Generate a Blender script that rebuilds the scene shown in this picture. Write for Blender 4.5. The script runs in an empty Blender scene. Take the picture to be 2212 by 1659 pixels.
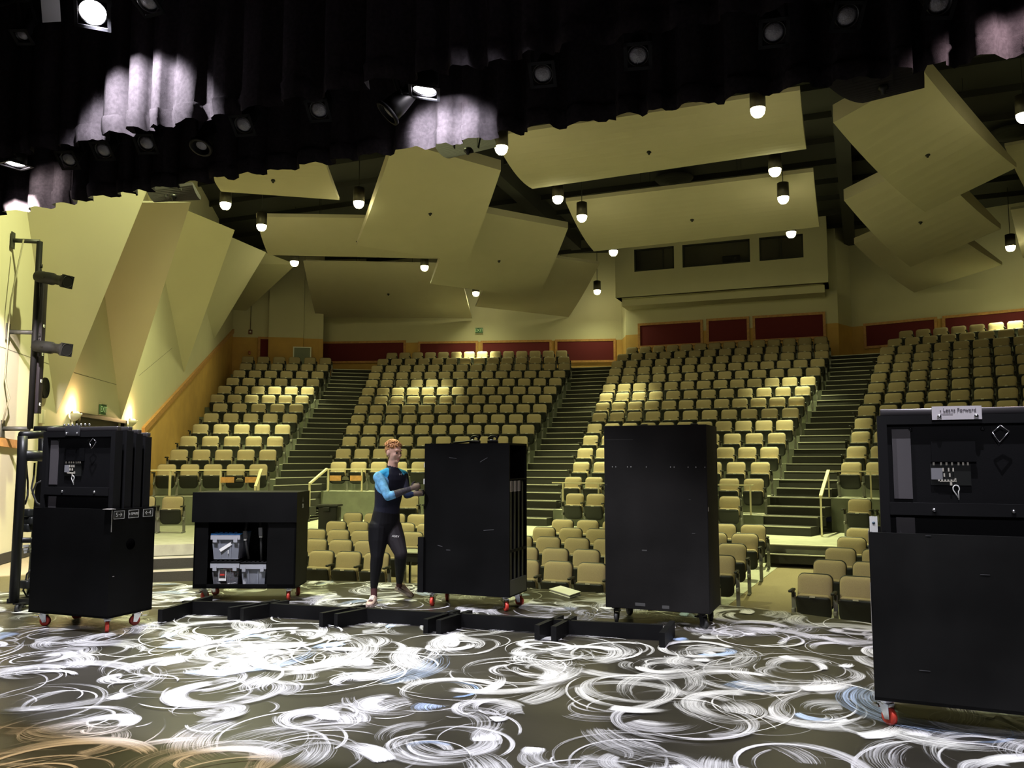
import bpy, bmesh, math, random
from mathutils import Vector, Matrix, Euler
random.seed(7)
S = bpy.context.scene
COL = S.collection
PI = math.pi
R = math.radians

# ------------------------------------------------------------------ camera
CAM = Vector((4.6, 0.0, 1.6)); PITCH = R(5.2); YAW = R(22.0); FPX = 1800.0
cam_d = bpy.data.cameras.new('camera'); cam = bpy.data.objects.new('camera', cam_d); COL.objects.link(cam)
cam.location = CAM; cam.rotation_euler = (PI/2 + PITCH, 0, YAW)
cam_d.sensor_width = 36.0; cam_d.lens = 36.0*FPX/2212.0; cam_d.clip_start = 0.05; cam_d.clip_end = 200
S.camera = cam
# ------------------------------------------------------------------ world and exposure
S.view_settings.view_transform = 'Standard'; S.view_settings.look = 'None'
S.view_settings.gamma = 1.0; S.view_settings.exposure = 0.0; S.view_settings.use_curve_mapping = False
W = bpy.data.worlds.new('world'); S.world = W; W.use_nodes = True
W.node_tree.nodes['Background'].inputs[0].default_value = (0.9, 0.92, 1.0, 1)
W.node_tree.nodes['Background'].inputs[1].default_value = 0.004
S.cycles.transparent_max_bounces = 24
S.cycles.max_bounces = 5; S.cycles.diffuse_bounces = 3; S.cycles.glossy_bounces = 2; S.cycles.transmission_bounces = 3
S.cycles.sample_clamp_indirect = 4.0

def link(name, data):
    o = bpy.data.objects.new(name, data); COL.objects.link(o); return o
def aim(o, target):
    o.rotation_euler = (Vector(target) - o.location).to_track_quat('-Z', 'Y').to_euler()
def spot(loc, target, energy, color, deg, blend=0.6, radius=0.06):
    d = bpy.data.lights.new('lamp', 'SPOT'); d.energy = energy; d.color = color
    d.spot_size = R(deg); d.spot_blend = blend; d.shadow_soft_size = radius
    o = link('lamp', d); o.location = loc; aim(o, target); return o
def point(loc, energy, color, radius=0.05):
    d = bpy.data.lights.new('lamp', 'POINT'); d.energy = energy; d.color = color; d.shadow_soft_size = radius
    o = link('lamp', d); o.location = loc; return o

# ------------------------------------------------------------------ survey helpers: a sight line met with a known level, distance or wall
cp, sp, cw, sw = math.cos(PITCH), math.sin(PITCH), math.cos(YAW), math.sin(YAW)
def ray(px, py):
    x = (px-1106.0)/FPX; y = (829.5-py)/FPX
    f = cp - sp*y; u = sp + cp*y
    return Vector((x*cw - f*sw, x*sw + f*cw, u))
def onz(px, py, z):
    r = ray(px, py); return CAM + r*((z-CAM.z)/r.z)
def at(px, py, d):
    r = ray(px, py); return CAM + r*(d/(-r.x*sw + r.y*cw))
def ony(px, py, Y):
    r = ray(px, py); return CAM + r*(Y/r.y)
def onwall(px, py, p, n):
    r = ray(px, py); return CAM + r*((Vector(p)-CAM).dot(Vector(n))/r.dot(Vector(n)))

# lights that belong to the whole stage: the electrics overhead, and a fill added behind the viewer
COOL = (0.93, 0.92, 1.0); WARM = (1.0, 0.64, 0.30); HOUSE = (0.94, 0.98, 0.47)
HOUSE_SPOT = 6200.0; HOUSE_POINT = 12.0; HOUSE_WIDE = 230.0; SCONCE_E = 45.0
# general stage wash from the electrics overhead, cut off towards the viewer by an unseen drape added in front of them
for lx in (-1.2, 2.0, 5.2):
    spot((lx, 4.71, 6.5), (lx, 4.9, 0.0), 1500, COOL, 70, .25, .015)
for lx in (-1.8, 1.7, 5.2):  # weak frontal fill added behind the viewer to lift dark front faces
    spot((lx, -3.0, 6.5), (lx, 6.9, 0.0), 700, COOL, 25, .4, .1)
# warm light falling on the floor at the lower left
spot((0.6, -1.0, 7.0), (0.8, 0.85, 0.0), 2900, WARM, 42, .08, .05)
# unseen house downlights added behind the valance to brighten left wall and front seats
for hx, hy, he, hd in ((-3.6, 9.2, 3700, 150), (-8.6, 15.2, 2500, 150), (-4.4, 13.2, 150, 80), (4.9, 13.2, 650, 60), (8.6, 13.8, 250, 80)):
    spot((hx, hy, 8.9), (hx, hy, 0), he, HOUSE, hd, 1.0, .12)

# ------------------------------------------------------------------ materials
MATS = {}
def mat(name, col, rough=0.6, metal=0.0, var=0.0, scale=8.0, bump=0.0, bscale=60.0, spec=0.5, col2=None, sheen=0.0):
    if name in MATS: return MATS[name]
    m = bpy.data.materials.new(name); m.use_nodes = True; MATS[name] = m
    nt = m.node_tree; b = nt.nodes['Principled BSDF']
    b.inputs['Base Color'].default_value = (*col, 1); b.inputs['Roughness'].default_value = rough
    b.inputs['Metallic'].default_value = metal; b.inputs['Specular IOR Level'].default_value = spec
    if sheen: b.inputs['Sheen Weight'].default_value = sheen
    if var or bump or col2:
        tc = nt.nodes.new('ShaderNodeTexCoord')
    if var or col2:
        n = nt.nodes.new('ShaderNodeTexNoise'); n.inputs['Scale'].default_value = scale; n.inputs['Detail'].default_value = 6
        nt.links.new(tc.outputs['Object'], n.inputs['Vector'])
        rp = nt.nodes.new('ShaderNodeValToRGB')
        c2 = col2 or tuple(max(0, c*(1+var)) for c in col); c1 = col if col2 else tuple(max(0, c*(1-var)) for c in col)
        rp.color_ramp.elements[0].color = (*c1, 1); rp.color_ramp.elements[1].color = (*c2, 1)
        rp.color_ramp.elements[0].position = 0.35; rp.color_ramp.elements[1].position = 0.65
        nt.links.new(n.outputs['Fac'], rp.inputs['Fac']); nt.links.new(rp.outputs['Color'], b.inputs['Base Color'])
    if bump:
        n2 = nt.nodes.new('ShaderNodeTexNoise'); n2.inputs['Scale'].default_value = bscale; n2.inputs['Detail'].default_value = 4
        nt.links.new(tc.outputs['Object'], n2.inputs['Vector'])
        bp = nt.nodes.new('ShaderNodeBump'); bp.inputs['Strength'].default_value = bump; bp.inputs['Distance'].default_value = 0.01
        nt.links.new(n2.outputs['Fac'], bp.inputs['Height']); nt.links.new(bp.outputs['Normal'], b.inputs['Normal'])
    return m
def glow(name, col, strength):
    if name in MATS: return MATS[name]
    m = bpy.data.materials.new(name); m.use_nodes = True; MATS[name] = m
    b = m.node_tree.nodes['Principled BSDF']
    b.inputs['Base Color'].default_value = (*col, 1); b.inputs['Emission Color'].default_value = (*col, 1); b.inputs['Emission Strength'].default_value = strength
    return m
def clear(name, col, alpha, rough=0.15):
    if name in MATS: return MATS[name]
    m = mat(name, col, rough); m.node_tree.nodes['Principled BSDF'].inputs['Alpha'].default_value = alpha
    return m

# ------------------------------------------------------------------ mesh builder
class MB:
    def __init__(s): s.v = []; s.f = []; s.m = []; s.sm = []
    def add(s, vs, fs, mi=0, smooth=False, M=None):
        o = len(s.v)
        for p in vs:
            p = Vector(p); s.v.append(M @ p if M else p)
        for f in fs:
            s.f.append([i+o for i in f]); s.m.append(mi); s.sm.append(smooth)
        return s
    def box(s, c, d, mi=0, M=None):
        x, y, z = c; a, b, e = d[0]/2, d[1]/2, d[2]/2
        vs = [(x-a,y-b,z-e),(x+a,y-b,z-e),(x+a,y+b,z-e),(x-a,y+b,z-e),(x-a,y-b,z+e),(x+a,y-b,z+e),(x+a,y+b,z+e),(x-a,y+b,z+e)]
        return s.add(vs, [(3,2,1,0),(4,5,6,7),(0,1,5,4),(1,2,6,5),(2,3,7,6),(3,0,4,7)], mi, M=M)
    def bbox(s, c, d, r, mi=0, M=None):           # box with bevelled edges
        bm = bmesh.new(); bmesh.ops.create_cube(bm, size=1.0)
        for v in bm.verts: v.co = Vector((v.co.x*d[0]+c[0], v.co.y*d[1]+c[1], v.co.z*d[2]+c[2]))
        bmesh.ops.bevel(bm, geom=bm.edges[:], offset=r, segments=2, affect='EDGES', profile=0.6)
        return s.bm(bm, mi, True, M)
    def bm(s, bm, mi=0, smooth=True, M=None):
        bm.verts.index_update(); vs = [v.co.copy() for v in bm.verts]; fs = [[v.index for v in f.verts] for f in bm.faces]; bm.free()
        return s.add(vs, fs, mi, smooth, M)
    def bar(s, p, q, w, h=None, mi=0, up=(0,0,1)):   # rectangular bar between two points
        p, q = Vector(p), Vector(q); h = h or w; d = (q-p).normalized(); up = Vector(up)
        if abs(d.dot(up)) > 0.98: up = Vector((1,0,0))
        a = d.cross(up).normalized(); b = a.cross(d).normalized()
        vs = []
        for e in (p, q):
            for i, j in ((-1,-1),(1,-1),(1,1),(-1,1)): vs.append(e + a*(w/2*i) + b*(h/2*j))
        return s.add(vs, [(3,2,1,0),(4,5,6,7),(0,1,5,4),(1,2,6,5),(2,3,7,6),(3,0,4,7)], mi)
    def tube(s, pts, r, n=10, mi=0, cap=True):
        pts = [Vector(p) for p in pts]; rings = []; N = len(pts); vs = []
        rr = r if isinstance(r, (list, tuple)) else [r]*N
        prev = None
        for i, p in enumerate(pts):
            d = (pts[min(i+1, N-1)] - pts[max(i-1, 0)]).normalized()
            if prev is None:
                u = Vector((0,0,1)) if abs(d.z) < 0.9 else Vector((1,0,0))
                a = d.cross(u).normalized()
            else:
                a = (prev - d*prev.dot(d)).normalized()
            prev = a; b = d.cross(a)
            for k in range(n):
                t = 2*PI*k/n; vs.append(p + a*(rr[i]*math.cos(t)) + b*(rr[i]*math.sin(t)))
        fs = []
        for i in range(N-1):
            for k in range(n):
                fs.append((i*n+k, i*n+(k+1)%n, (i+1)*n+(k+1)%n, (i+1)*n+k))
        if cap: fs.append(tuple(reversed(range(n)))); fs.append(tuple(range((N-1)*n, N*n)))
        return s.add(vs, fs, mi, True)
    def lathe(s, prof, n=20, mi=0, M=None, smooth=True):   # profile of (r, z)
        vs = []; fs = []
        for r_, z in prof:
            for k in range(n): vs.append((r_*math.cos(2*PI*k/n), r_*math.sin(2*PI*k/n), z))
        for i in range(len(prof)-1):
            for k in range(n): fs.append((i*n+k, i*n+(k+1)%n, (i+1)*n+(k+1)%n, (i+1)*n+k))
        if prof[0][0] > 1e-4: fs.append(tuple(reversed(range(n))))
        if prof[-1][0] > 1e-4: fs.append(tuple(range((len(prof)-1)*n, len(prof)*n)))
        return s.add(vs, fs, mi, smooth, M)
    def prism(s, poly, z0, z1, mi=0, M=None, smooth=False):   # polygon in xy, extruded in z
        n = len(poly); vs = [(x, y, z0) for x, y in poly] + [(x, y, z1) for x, y in poly]
        fs = [tuple(reversed(range(n))), tuple(range(n, 2*n))] + [(i, (i+1)%n, n+(i+1)%n, n+i) for i in range(n)]
        return s.add(vs, fs, mi, smooth, M)
    def ball(s, c, r, mi=0, seg=16, M=None):
        bm = bmesh.new(); bmesh.ops.create_uvsphere(bm, u_segments=seg, v_segments=max(6, seg*2//3), radius=1.0)
        rr = r if isinstance(r, (list, tuple)) else (r, r, r)
        for v in bm.verts: v.co = Vector((v.co.x*rr[0]+c[0], v.co.y*rr[1]+c[1], v.co.z*rr[2]+c[2]))
        return s.bm(bm, mi, True, M)
    def build(s, name, mats, parent=None, loc=None):
        me = bpy.data.meshes.new(name); me.from_pydata([tuple(p) for p in s.v], [], s.f)
        for m in (mats if isinstance(mats, (list, tuple)) else [mats]): me.materials.append(m)
        me.polygons.foreach_set('material_index', s.m); me.polygons.foreach_set('use_smooth', s.sm)
        me.update()
        o = link(name, me)
        if parent: o.parent = parent
        if loc is not None: o.location = loc
        return o
def tag(o, label, cat, group=None, kind=None):
    o['label'] = label; o['category'] = cat
    if group: o['group'] = group
    if kind: o['kind'] = kind
    return o
def thing(name, loc, rz, label, cat, group=None):
    o = link(name, None); o.location = loc; o.rotation_euler = (0, 0, rz); o.empty_display_size = 0.1
    return tag(o, label, cat, group)
def struct(o):
    o['kind'] = 'structure'; return o
def dup(root, label=None, group=None):
    c = root.copy(); COL.objects.link(c)
    if label: c['label'] = label
    if group: c['group'] = group
    for ch in root.children:
        d = ch.copy(); COL.objects.link(d); d.parent = c
        for g in ch.children:
            e = g.copy(); COL.objects.link(e); e.parent = d
    return c
FONT_M = {}
def text(name, body, size, m, parent, loc, rot, extrude=0.001, align='CENTER'):
    cu = bpy.data.curves.new(name, 'FONT'); cu.body = body; cu.size = size; cu.extrude = extrude
    cu.align_x = align; cu.align_y = 'CENTER'; cu.materials.append(m); cu.resolution_u = 3
    o = link(name, cu)
    dg = bpy.context.evaluated_depsgraph_get(); me = bpy.data.meshes.new_from_object(o.evaluated_get(dg))
    bpy.data.objects.remove(o); o = link(name, me)
    o.parent = parent; o.location = loc; o.rotation_euler = rot
    return o
ORD = ['zeroth','first','second','third','fourth','fifth','sixth','seventh','eighth','ninth','tenth','eleventh','twelfth','thirteenth','fourteenth']

# ------------------------------------------------------------------ palette
M_black = mat('black_paint', (0.006, 0.006, 0.0065), 0.55, spec=0.10, var=0.25, scale=3, bump=0.05, bscale=40)
M_blackply = mat('black_plywood', (0.0032, 0.0032, 0.0034), 0.55, spec=0.10, var=0.35, scale=2.2, bump=0.08, bscale=30)
M_cartply = mat('lightened_black_plywood', (0.010, 0.010, 0.0098), 0.55, spec=0.14, var=0.35, scale=2.2)  # black plywood lightened to make up for light the right cart misses
M_boxply = mat('charcoal_plywood', (0.0085, 0.008, 0.0078), 0.6, spec=0.12, var=0.3, scale=2.0, bump=0.08, bscale=30)
M_brownply = mat('worn_black_paint', (0.03, 0.028, 0.026), 0.55, var=0.3, scale=2.0)
M_blackmetal = mat('black_metal', (0.010, 0.010, 0.011), 0.4, 0.2, spec=.35)
M_plastic = mat('black_plastic', (0.013, 0.014, 0.013), 0.42, spec=.35, bump=0.1, bscale=200)
M_chrome = mat('zinc', (0.7, 0.7, 0.72), 0.25, 1.0)
M_alu = mat('aluminium', (0.62, 0.62, 0.62), 0.35, 0.9)
M_white = mat('white_card', (0.85, 0.85, 0.83), 0.6)
M_red = mat('red_wheel', (0.55, 0.05, 0.03), 0.4)
M_rubber = mat('black_rubber', (0.02, 0.02, 0.02), 0.6)
M_seat = mat('tan_fabric', (0.36, 0.29, 0.18), 0.9, var=0.1, scale=140, bump=0.25, bscale=400, spec=0.2)
M_cream = mat('cream_paint', (0.60, 0.56, 0.40), 0.75, var=0.02, scale=1.0, bump=0.02, bscale=120)
M_cloud = mat('cloud_paint', (0.43, 0.385, 0.29), 0.8, var=0.02, scale=1.5)
M_orange = mat('ochre_paint', (0.56, 0.33, 0.095), 0.7, var=0.06, scale=2)
M_oak = mat('oak_trim', (0.48, 0.24, 0.08), 0.5, var=0.15, scale=12)
M_maroon = mat('maroon_fabric', (0.13, 0.014, 0.022), 0.95, bump=0.3, bscale=200)
M_darkceil = mat('dark_ceiling_paint', (0.035, 0.035, 0.033), 0.9)
M_steel = mat('dark_steel_paint', (0.022, 0.022, 0.021), 0.8)
M_carpet = mat('dark_carpet', (0.035, 0.034, 0.028), 0.97, var=0.25, scale=120, bump=0.5, bscale=300)
M_carpet2 = mat('olive_carpet', (0.21, 0.17, 0.10), 0.97, var=0.2, scale=150, bump=0.5, bscale=300)
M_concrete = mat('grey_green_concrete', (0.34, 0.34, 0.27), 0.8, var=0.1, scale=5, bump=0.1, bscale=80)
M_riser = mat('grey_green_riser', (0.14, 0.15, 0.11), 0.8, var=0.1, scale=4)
M_nose = mat('aluminium_nosing', (0.60, 0.58, 0.48), 0.5, 0.3)
M_rail = mat('beige_painted_steel', (0.62, 0.55, 0.36), 0.5)
M_velour = mat('black_velour', (0.026, 0.022, 0.025), 0.95, var=0.2, scale=30, bump=0.3, bscale=200, spec=0.05, sheen=0.0)
M_base = mat('black_rubber_base', (0.03, 0.026, 0.024), 0.6)
M_glass = mat('dark_window_glass', (0.01, 0.01, 0.01), 0.08)
# ================================================================== THE HOUSE: floors, tiers, walls
AX, AY, R0 = -1.32, 1.30, 21.53          # centre and radius of the seating arcs
def tierz(k): return 0.69 + 0.403*k
ROWS = [
 ('A',0,5,-13.68,18.68,-11.52,20.03), ('A',1,5,-14.12,19.6,-11.92,20.95), ('A',2,5,-14.6,20.48,-12.36,21.85), ('A',3,5,-15.0,21.42,-12.78,22.76), ('A',4,5,-15.41,22.35,-13.19,23.68),
 ('A',5,5,-15.84,23.26,-13.61,24.59), ('A',6,6,-16.6,23.96,-14.03,25.49), ('A',7,6,-17.06,24.85,-14.45,26.4), ('A',8,6,-17.48,25.77,-14.87,27.31), ('A',9,6,-17.94,26.67,-15.3,28.22),
 ('A',10,6,-18.38,27.58,-15.71,29.13), ('A',11,6,-18.97,28.39,-16.18,30.01), ('B',0,9,-9.58,21.29,-4.85,22.64), ('B',1,10,-10.01,22.19,-4.88,23.65), ('B',2,10,-10.39,23.12,-5.07,24.63),
 ('B',3,11,-10.84,24.01,-5.21,25.62), ('B',4,11,-11.25,24.93,-5.34,26.61), ('B',5,12,-11.7,25.82,-5.49,27.6), ('B',6,12,-12.11,26.74,-5.63,28.59), ('B',7,13,-12.53,27.64,-5.8,29.58),
 ('B',8,13,-12.94,28.56,-5.93,30.57), ('B',9,14,-13.38,29.46,-6.1,31.55), ('B',10,14,-13.81,30.36,-6.22,32.55), ('B',11,14,-14.1,31.32,-6.56,33.51), ('B',12,14,-14.26,32.34,-6.97,34.45),
 ('C',-2,8,-2.0,20.72,1.92,20.46), ('C',-1,9,-2.36,21.7,2.39,21.39), ('C',0,9,-2.44,22.7,2.46,22.39), ('C',1,10,-2.62,23.69,2.61,23.38), ('C',2,10,-2.75,24.69,2.73,24.38),
 ('C',3,11,-2.91,25.68,2.88,25.37), ('C',4,11,-3.03,26.67,2.99,26.36), ('C',5,12,-3.2,27.66,3.12,27.35), ('C',6,12,-3.35,28.66,3.26,28.35), ('C',7,13,-3.51,29.65,3.39,29.34),
 ('C',8,13,-3.64,30.64,3.53,30.33), ('C',9,14,-3.8,31.63,3.65,31.32), ('C',10,14,-3.97,32.62,3.77,32.31), ('C',11,14,-4.0,33.62,3.76,33.33), ('C',12,14,-3.86,34.63,3.7,34.35),
 ('D',0,7,4.64,22.04,7.17,21.14), ('D',1,7,4.78,23.04,7.4,22.13), ('D',2,7,4.9,24.04,7.61,23.12), ('D',3,7,5.0,25.05,7.81,24.12), ('D',4,7,5.11,26.06,8.03,25.11),
 ('D',5,7,5.3,27.04,8.54,25.99), ('D',6,7,5.45,28.04,8.78,26.96), ('D',7,7,5.56,29.04,8.81,28.02), ('D',8,7,5.7,30.03,9.06,29.0), ('D',9,8,5.83,31.03,9.53,29.89),
 ('D',10,7,5.96,32.03,9.34,31.03), ('D',11,7,6.26,32.99,9.6,32.0), ('D',12,7,6.69,33.91,9.93,32.94),
]
def ext(a, b, d0, d1):
    a, b = Vector(a), Vector(b); u = (b-a).normalized(); return a-u*d0, b+u*d1, u
rows = {}
for (s, k, n, x0, y0, x1, y1) in ROWS:
    if s == 'A':
        f = 1 - 0.01*max(0, 6-k)
        x0, y0, x1, y1 = 4.6+(x0-4.6)*f, y0*f, 4.6+(x1-4.6)*f, y1*f
    if s == 'D':
        n = 10 if k >= 4 else 4
        u = Vector((0.957, -0.29)); x1, y1 = x0+u.x*0.585*(n-1), y0+u.y*0.585*(n-1)
    z = tierz(k) - (0.012*max(0, 5-k) if s == 'A' else 0)
    rows[s, k] = (n, (x0, y0), (x1, y1), z)

# stage floor with a bowed apron edge
edge = [(-9.0,-3.0),(-9.0,3.0),(-7.2,5.0),(-5.6,6.6),(-5.0,7.2),(-4.64,8.0),(-3.63,8.78),(-2.6,9.28),(-1.58,9.62),(-0.3,9.84),(1.06,9.93),(2.2,9.83),(3.25,9.58),(4.1,9.35),(4.75,9.08),(6.2,8.4),(8.0,7.2),(10,5.4),(11,3),(11,-3)]
m_stage = mat('stage_floor_paint', (0.024, 0.0215, 0.016), 0.36, var=0.25, scale=1.3, bump=0.04, bscale=25)
sf = MB().prism(edge, -0.14, 0.0).build('floor', m_stage); struct(sf)
fascia = []
mb = MB(); inner = [(x*0.985+0.01, y-0.05) for x, y in edge]
mb.prism(inner, -1.15, -0.14); struct(mb.build('wall_stage_front', M_black))

# painted swirls: brush strokes lying on the stage floor
def stroke_material():
    m = bpy.data.materials.new('brushed_white_paint'); m.use_nodes = True; nt = m.node_tree; b = nt.nodes['Principled BSDF']; L = nt.links.new
    b.inputs['Roughness'].default_value = 0.45
    at_ = nt.nodes.new('ShaderNodeAttribute'); at_.attribute_name = 'st'      # r: along, g: across, b: seed
    at2 = nt.nodes.new('ShaderNodeAttribute'); at2.attribute_name = 'tint'    # r: blueness, g: opacity, b: length
    s1 = nt.nodes.new('ShaderNodeSeparateColor'); L(at_.outputs['Color'], s1.inputs[0])
    s2 = nt.nodes.new('ShaderNodeSeparateColor'); L(at2.outputs['Color'], s2.inputs[0])
    def mth(op, a, b_=None, c=None):
        n = nt.nodes.new('ShaderNodeMath'); n.operation = op
        for i, x in enumerate((a, b_, c)):
            if x is None: continue
            if isinstance(x, (int, float)): n.inputs[i].default_value = x
            else: L(x, n.inputs[i])
        return n.outputs[0]
    t, v, sd = s1.outputs[0], s1.outputs[1], s1.outputs[2]
    cmb = nt.nodes.new('ShaderNodeCombineXYZ')
    L(mth('MULTIPLY', mth('MULTIPLY', t, s2.outputs[2]), 2.2), cmb.inputs[0])
    L(mth('ADD', mth('MULTIPLY', mth('MULTIPLY', v, at_.outputs['Alpha']), 110.0), mth('MULTIPLY', sd, 91.0)), cmb.inputs[1]); L(mth('MULTIPLY', sd, 37.0), cmb.inputs[2])
    nz = nt.nodes.new('ShaderNodeTexNoise'); nz.inputs['Scale'].default_value = 1.0; nz.inputs['Detail'].default_value = 4; nz.inputs['Roughness'].default_value = .65; L(cmb.outputs[0], nz.inputs['Vector'])
    edgef = mth('SUBTRACT', 1.0, mth('POWER', mth('ABSOLUTE', mth('MULTIPLY_ADD', v, 2.0, -1.0)), 4.0))
    tap = mth('MINIMUM', mth('MULTIPLY', mth('SUBTRACT', 1.0, t), 1.7), mth('MULTIPLY', t, 14.0)); tap = mth('MINIMUM', tap, 1.0)
    dens = mth('MULTIPLY', mth('MULTIPLY', edgef, tap), s2.outputs[1])
    a = mth('SUBTRACT', mth('ADD', nz.outputs['Fac'], mth('MULTIPLY', dens, 0.50)), 0.66)
    mr = nt.nodes.new('ShaderNodeMapRange'); mr.inputs[1].default_value = 0.0; mr.inputs[2].default_value = 0.42; L(a, mr.inputs[0])
    L(mth('MULTIPLY', mr.outputs[0], 0.95), b.inputs['Alpha'])
    mx = nt.nodes.new('ShaderNodeMix'); mx.data_type = 'RGBA'; L(s2.outputs[0], mx.inputs['Factor'])
    mx.inputs['A'].default_value = (0.78, 0.78, 0.80, 1); mx.inputs['B'].default_value = (0.22, 0.42, 0.80, 1)
    L(mx.outputs['Result'], b.inputs['Base Color'])
    return m
def swirls():
    rnd = random.Random(11); V = []; F = []; ST = []; TI = []; lay = 0
    def ok(x, y):
        return True
    poly = edge
    def inside(x, y):
        c = False; j = len(poly)-1
        for i in range(len(poly)):
            xi, yi = poly[i]; xj, yj = poly[j]
            if (yi > y) != (yj > y) and x < (xj-xi)*(y-yi)/(yj-yi)+xi: c = not c
            j = i
        return c
    def arc(cx, cy, r0, r1, a0, span, w, op, blue, el, ea):
        nonlocal lay
        n = max(8, int(span*6)); L = span*(r0+r1)/2; z = 0.0006 + lay*0.000004; lay += 1; o = len(V); sd = rnd.random(); row = []
        for i in range(n+1):
            t = i/n; a = a0+span*t; r_ = r0+(r1-r0)*t
            wd = w*(0.35+0.65*math.sin(PI*min(1, t*0.75+0.22)))
            for j in (0, 1, 2):
                q = r_+wd*(j-1)*0.5
                ex, ey = q*math.cos(a), q*el*math.sin(a)
                x, y = cx+ex*math.cos(ea)-ey*math.sin(ea), cy+ex*math.sin(ea)+ey*math.cos(ea)
                V.append((x, y, z)); ST.append((t, j/2, sd, w)); TI.append((blue, op, L, 1))
        for i in range(n):
            for j in (0, 1):
                x, y, _ = V[o+i*3+1]
                if inside(x, y) and inside(V[o+i*3][0], V[o+i*3][1]) and inside(V[o+i*3+2][0], V[o+i*3+2][1]):
                    F.append((o+i*3+j, o+i*3+j+1, o+(i+1)*3+j+1, o+(i+1)*3+j))
    pts = []
    gx = -8.6
    while gx < 10.5:
        gy = 1.0
        while gy < 10.2:
            x, y = gx+rnd.uniform(-.3, .3), gy+rnd.uniform(-.3, .3)
            if inside(x, y): pts.append((x, y))
            gy += 0.62
        gx += 0.62
    rnd.shuffle(pts)
    for (x, y) in pts:
        R_ = rnd.uniform(.16, .50); el = rnd.uniform(.65, 1.0); ea = rnd.uniform(0, PI); dr = rnd.choice((1, 1, 1, -1))
        for k in range(rnd.choice((3, 4, 5, 6))):
            r0 = R_*rnd.uniform(.45, 1.15); a0 = rnd.uniform(0, 2*PI); span = rnd.uniform(1.6, 5.2)
            w = rnd.choice((.03, .05, .08, .11, .16))*rnd.uniform(.8, 1.3)
            op = rnd.choice((.45, .55, .65, .8, 1.0)); bl = 0.0 if rnd.random() < .965 else rnd.uniform(.4, .9)
            arc(x+rnd.uniform(-.06, .06), y+rnd.uniform(-.06, .06), r0, r0*rnd.uniform(.8, 1.12), a0, dr*span if dr > 0 else span, w, op, bl, el, ea)
        for k in range(4):
            r0 = R_*rnd.uniform(.5, 1.5); arc(x+rnd.uniform(-.2, .2), y+rnd.uniform(-.2, .2), r0, r0*rnd.uniform(.85, 1.15), rnd.uniform(0, 6.3), rnd.uniform(1.2, 4.5), rnd.uniform(.012, .035), rnd.uniform(.5, .95), 0, rnd.uniform(.7, 1), rnd.uniform(0, 3))
        for k in range(2):
            r0 = R_*rnd.uniform(.5, 1.7); arc(x+rnd.uniform(-.3, .3), y+rnd.uniform(-.3, .3), r0, r0*1.1, rnd.uniform(0, 6.3), rnd.uniform(1.0, 3.2), rnd.uniform(.12, .36), rnd.uniform(.42, .74), 0 if rnd.random() < .94 else .6, 1, 0)
        if rnd.random() < .42:
            r0 = R_*rnd.uniform(.6, 1.4); arc(x+rnd.uniform(-.3, .3), y+rnd.uniform(-.3, .3), r0, r0*1.1, rnd.uniform(0, 6.3), rnd.uniform(.5, 1.2), rnd.uniform(.10, .2), 1.2, 0 if rnd.random() < .92 else .7, 1, 0)
    me = bpy.data.meshes.new('painted_swirls'); me.from_pydata(V, [], F)
    for nm, dat in (('st', ST), ('tint', TI)):
        ca = me.attributes.new(nm, 'FLOAT_COLOR', 'POINT'); ca.data.foreach_set('color', [c for q in dat for c in q])
    me.materials.append(stroke_material()); me.update()
    o = link('painted_swirls', me); o.parent = sf; o['kind'] = 'stuff'; return o
swirls()

# landing beside the stage, sloped floor in front of the tiers, cross aisle
mb = MB(); mb.prism([(-9.0,6.0),(-7.2,5.0),(-5.2,7.0),(-4.75,8.0),(-5.9,10.0),(-8.2,12.4),(-8.7,12.9),(-12.2,16.2),(-11.2,14.6),(-9.5,11.9),(-7.55,8.7)], -0.5, -0.03)
struct(mb.build('floor', M_carpet2))
sa, sb = Vector((-8.75, 12.85)), Vector((-6.8, 14.65)); su = (sb-sa).normalized(); sn = Vector((su.y, -su.x))
mb = MB(); nm = MB()
for i, z in enumerate((-0.33, -0.55)):
    q = [sa+sn*.3*i, sb+sn*.3*i, sb+sn*.3*(i+1), sa+sn*.3*(i+1)]; mb.prism([(v.x, v.y) for v in q], -1.0, z)
    q = [sa+sn*(.3*i+.24), sb+sn*(.3*i+.24), sb+sn*(.3*i+.305), sa+sn*(.3*i+.305)]; nm.prism([(v.x, v.y) for v in q], z-.03, z+.005)
struct(mb.build('floor', M_carpet)); struct(nm.build('trim', M_nose))
mb = MB()
xs = [-9.5+i for i in range(24)]; prof = [(8.0, -0.95), (12.6, -0.95), (17.9, -0.50), (18.0, -0.50)]
for i in range(len(xs)-1):
    for j in range(3):
        (ya, za), (yb, zb) = prof[j], prof[j+1]
        mb.add([(xs[i], ya, za), (xs[i+1], ya, za), (xs[i+1], yb, zb), (xs[i], yb, zb)], [(0, 1, 2, 3)])
struct(mb.build('floor', M_carpet2))
# pale strips of bare floor under the first rows of seats
def floorz(y): return -0.95 if y < 12.6 else -0.95+0.45*(y-12.6)/5.3
def strip(name, poly, m, dz=0.006):
    mb = MB(); mb.add([(x, y, floorz(y)+dz) for x, y in poly], [tuple(range(len(poly)))]); return struct(mb.build(name, m))
strip('floor', [(-2.4,12.6),(2.35,12.6),(3.25,17.9),(-3.3,17.9)], M_concrete)
strip('floor', [(-6.6,12.6),(-4.1,12.6),(-4.4,17.9),(-6.6,17.6)], M_concrete)
strip('floor', [(3.75,12.6),(9.5,12.6),(9.5,17.9),(4.35,17.9)], M_concrete)
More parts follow.
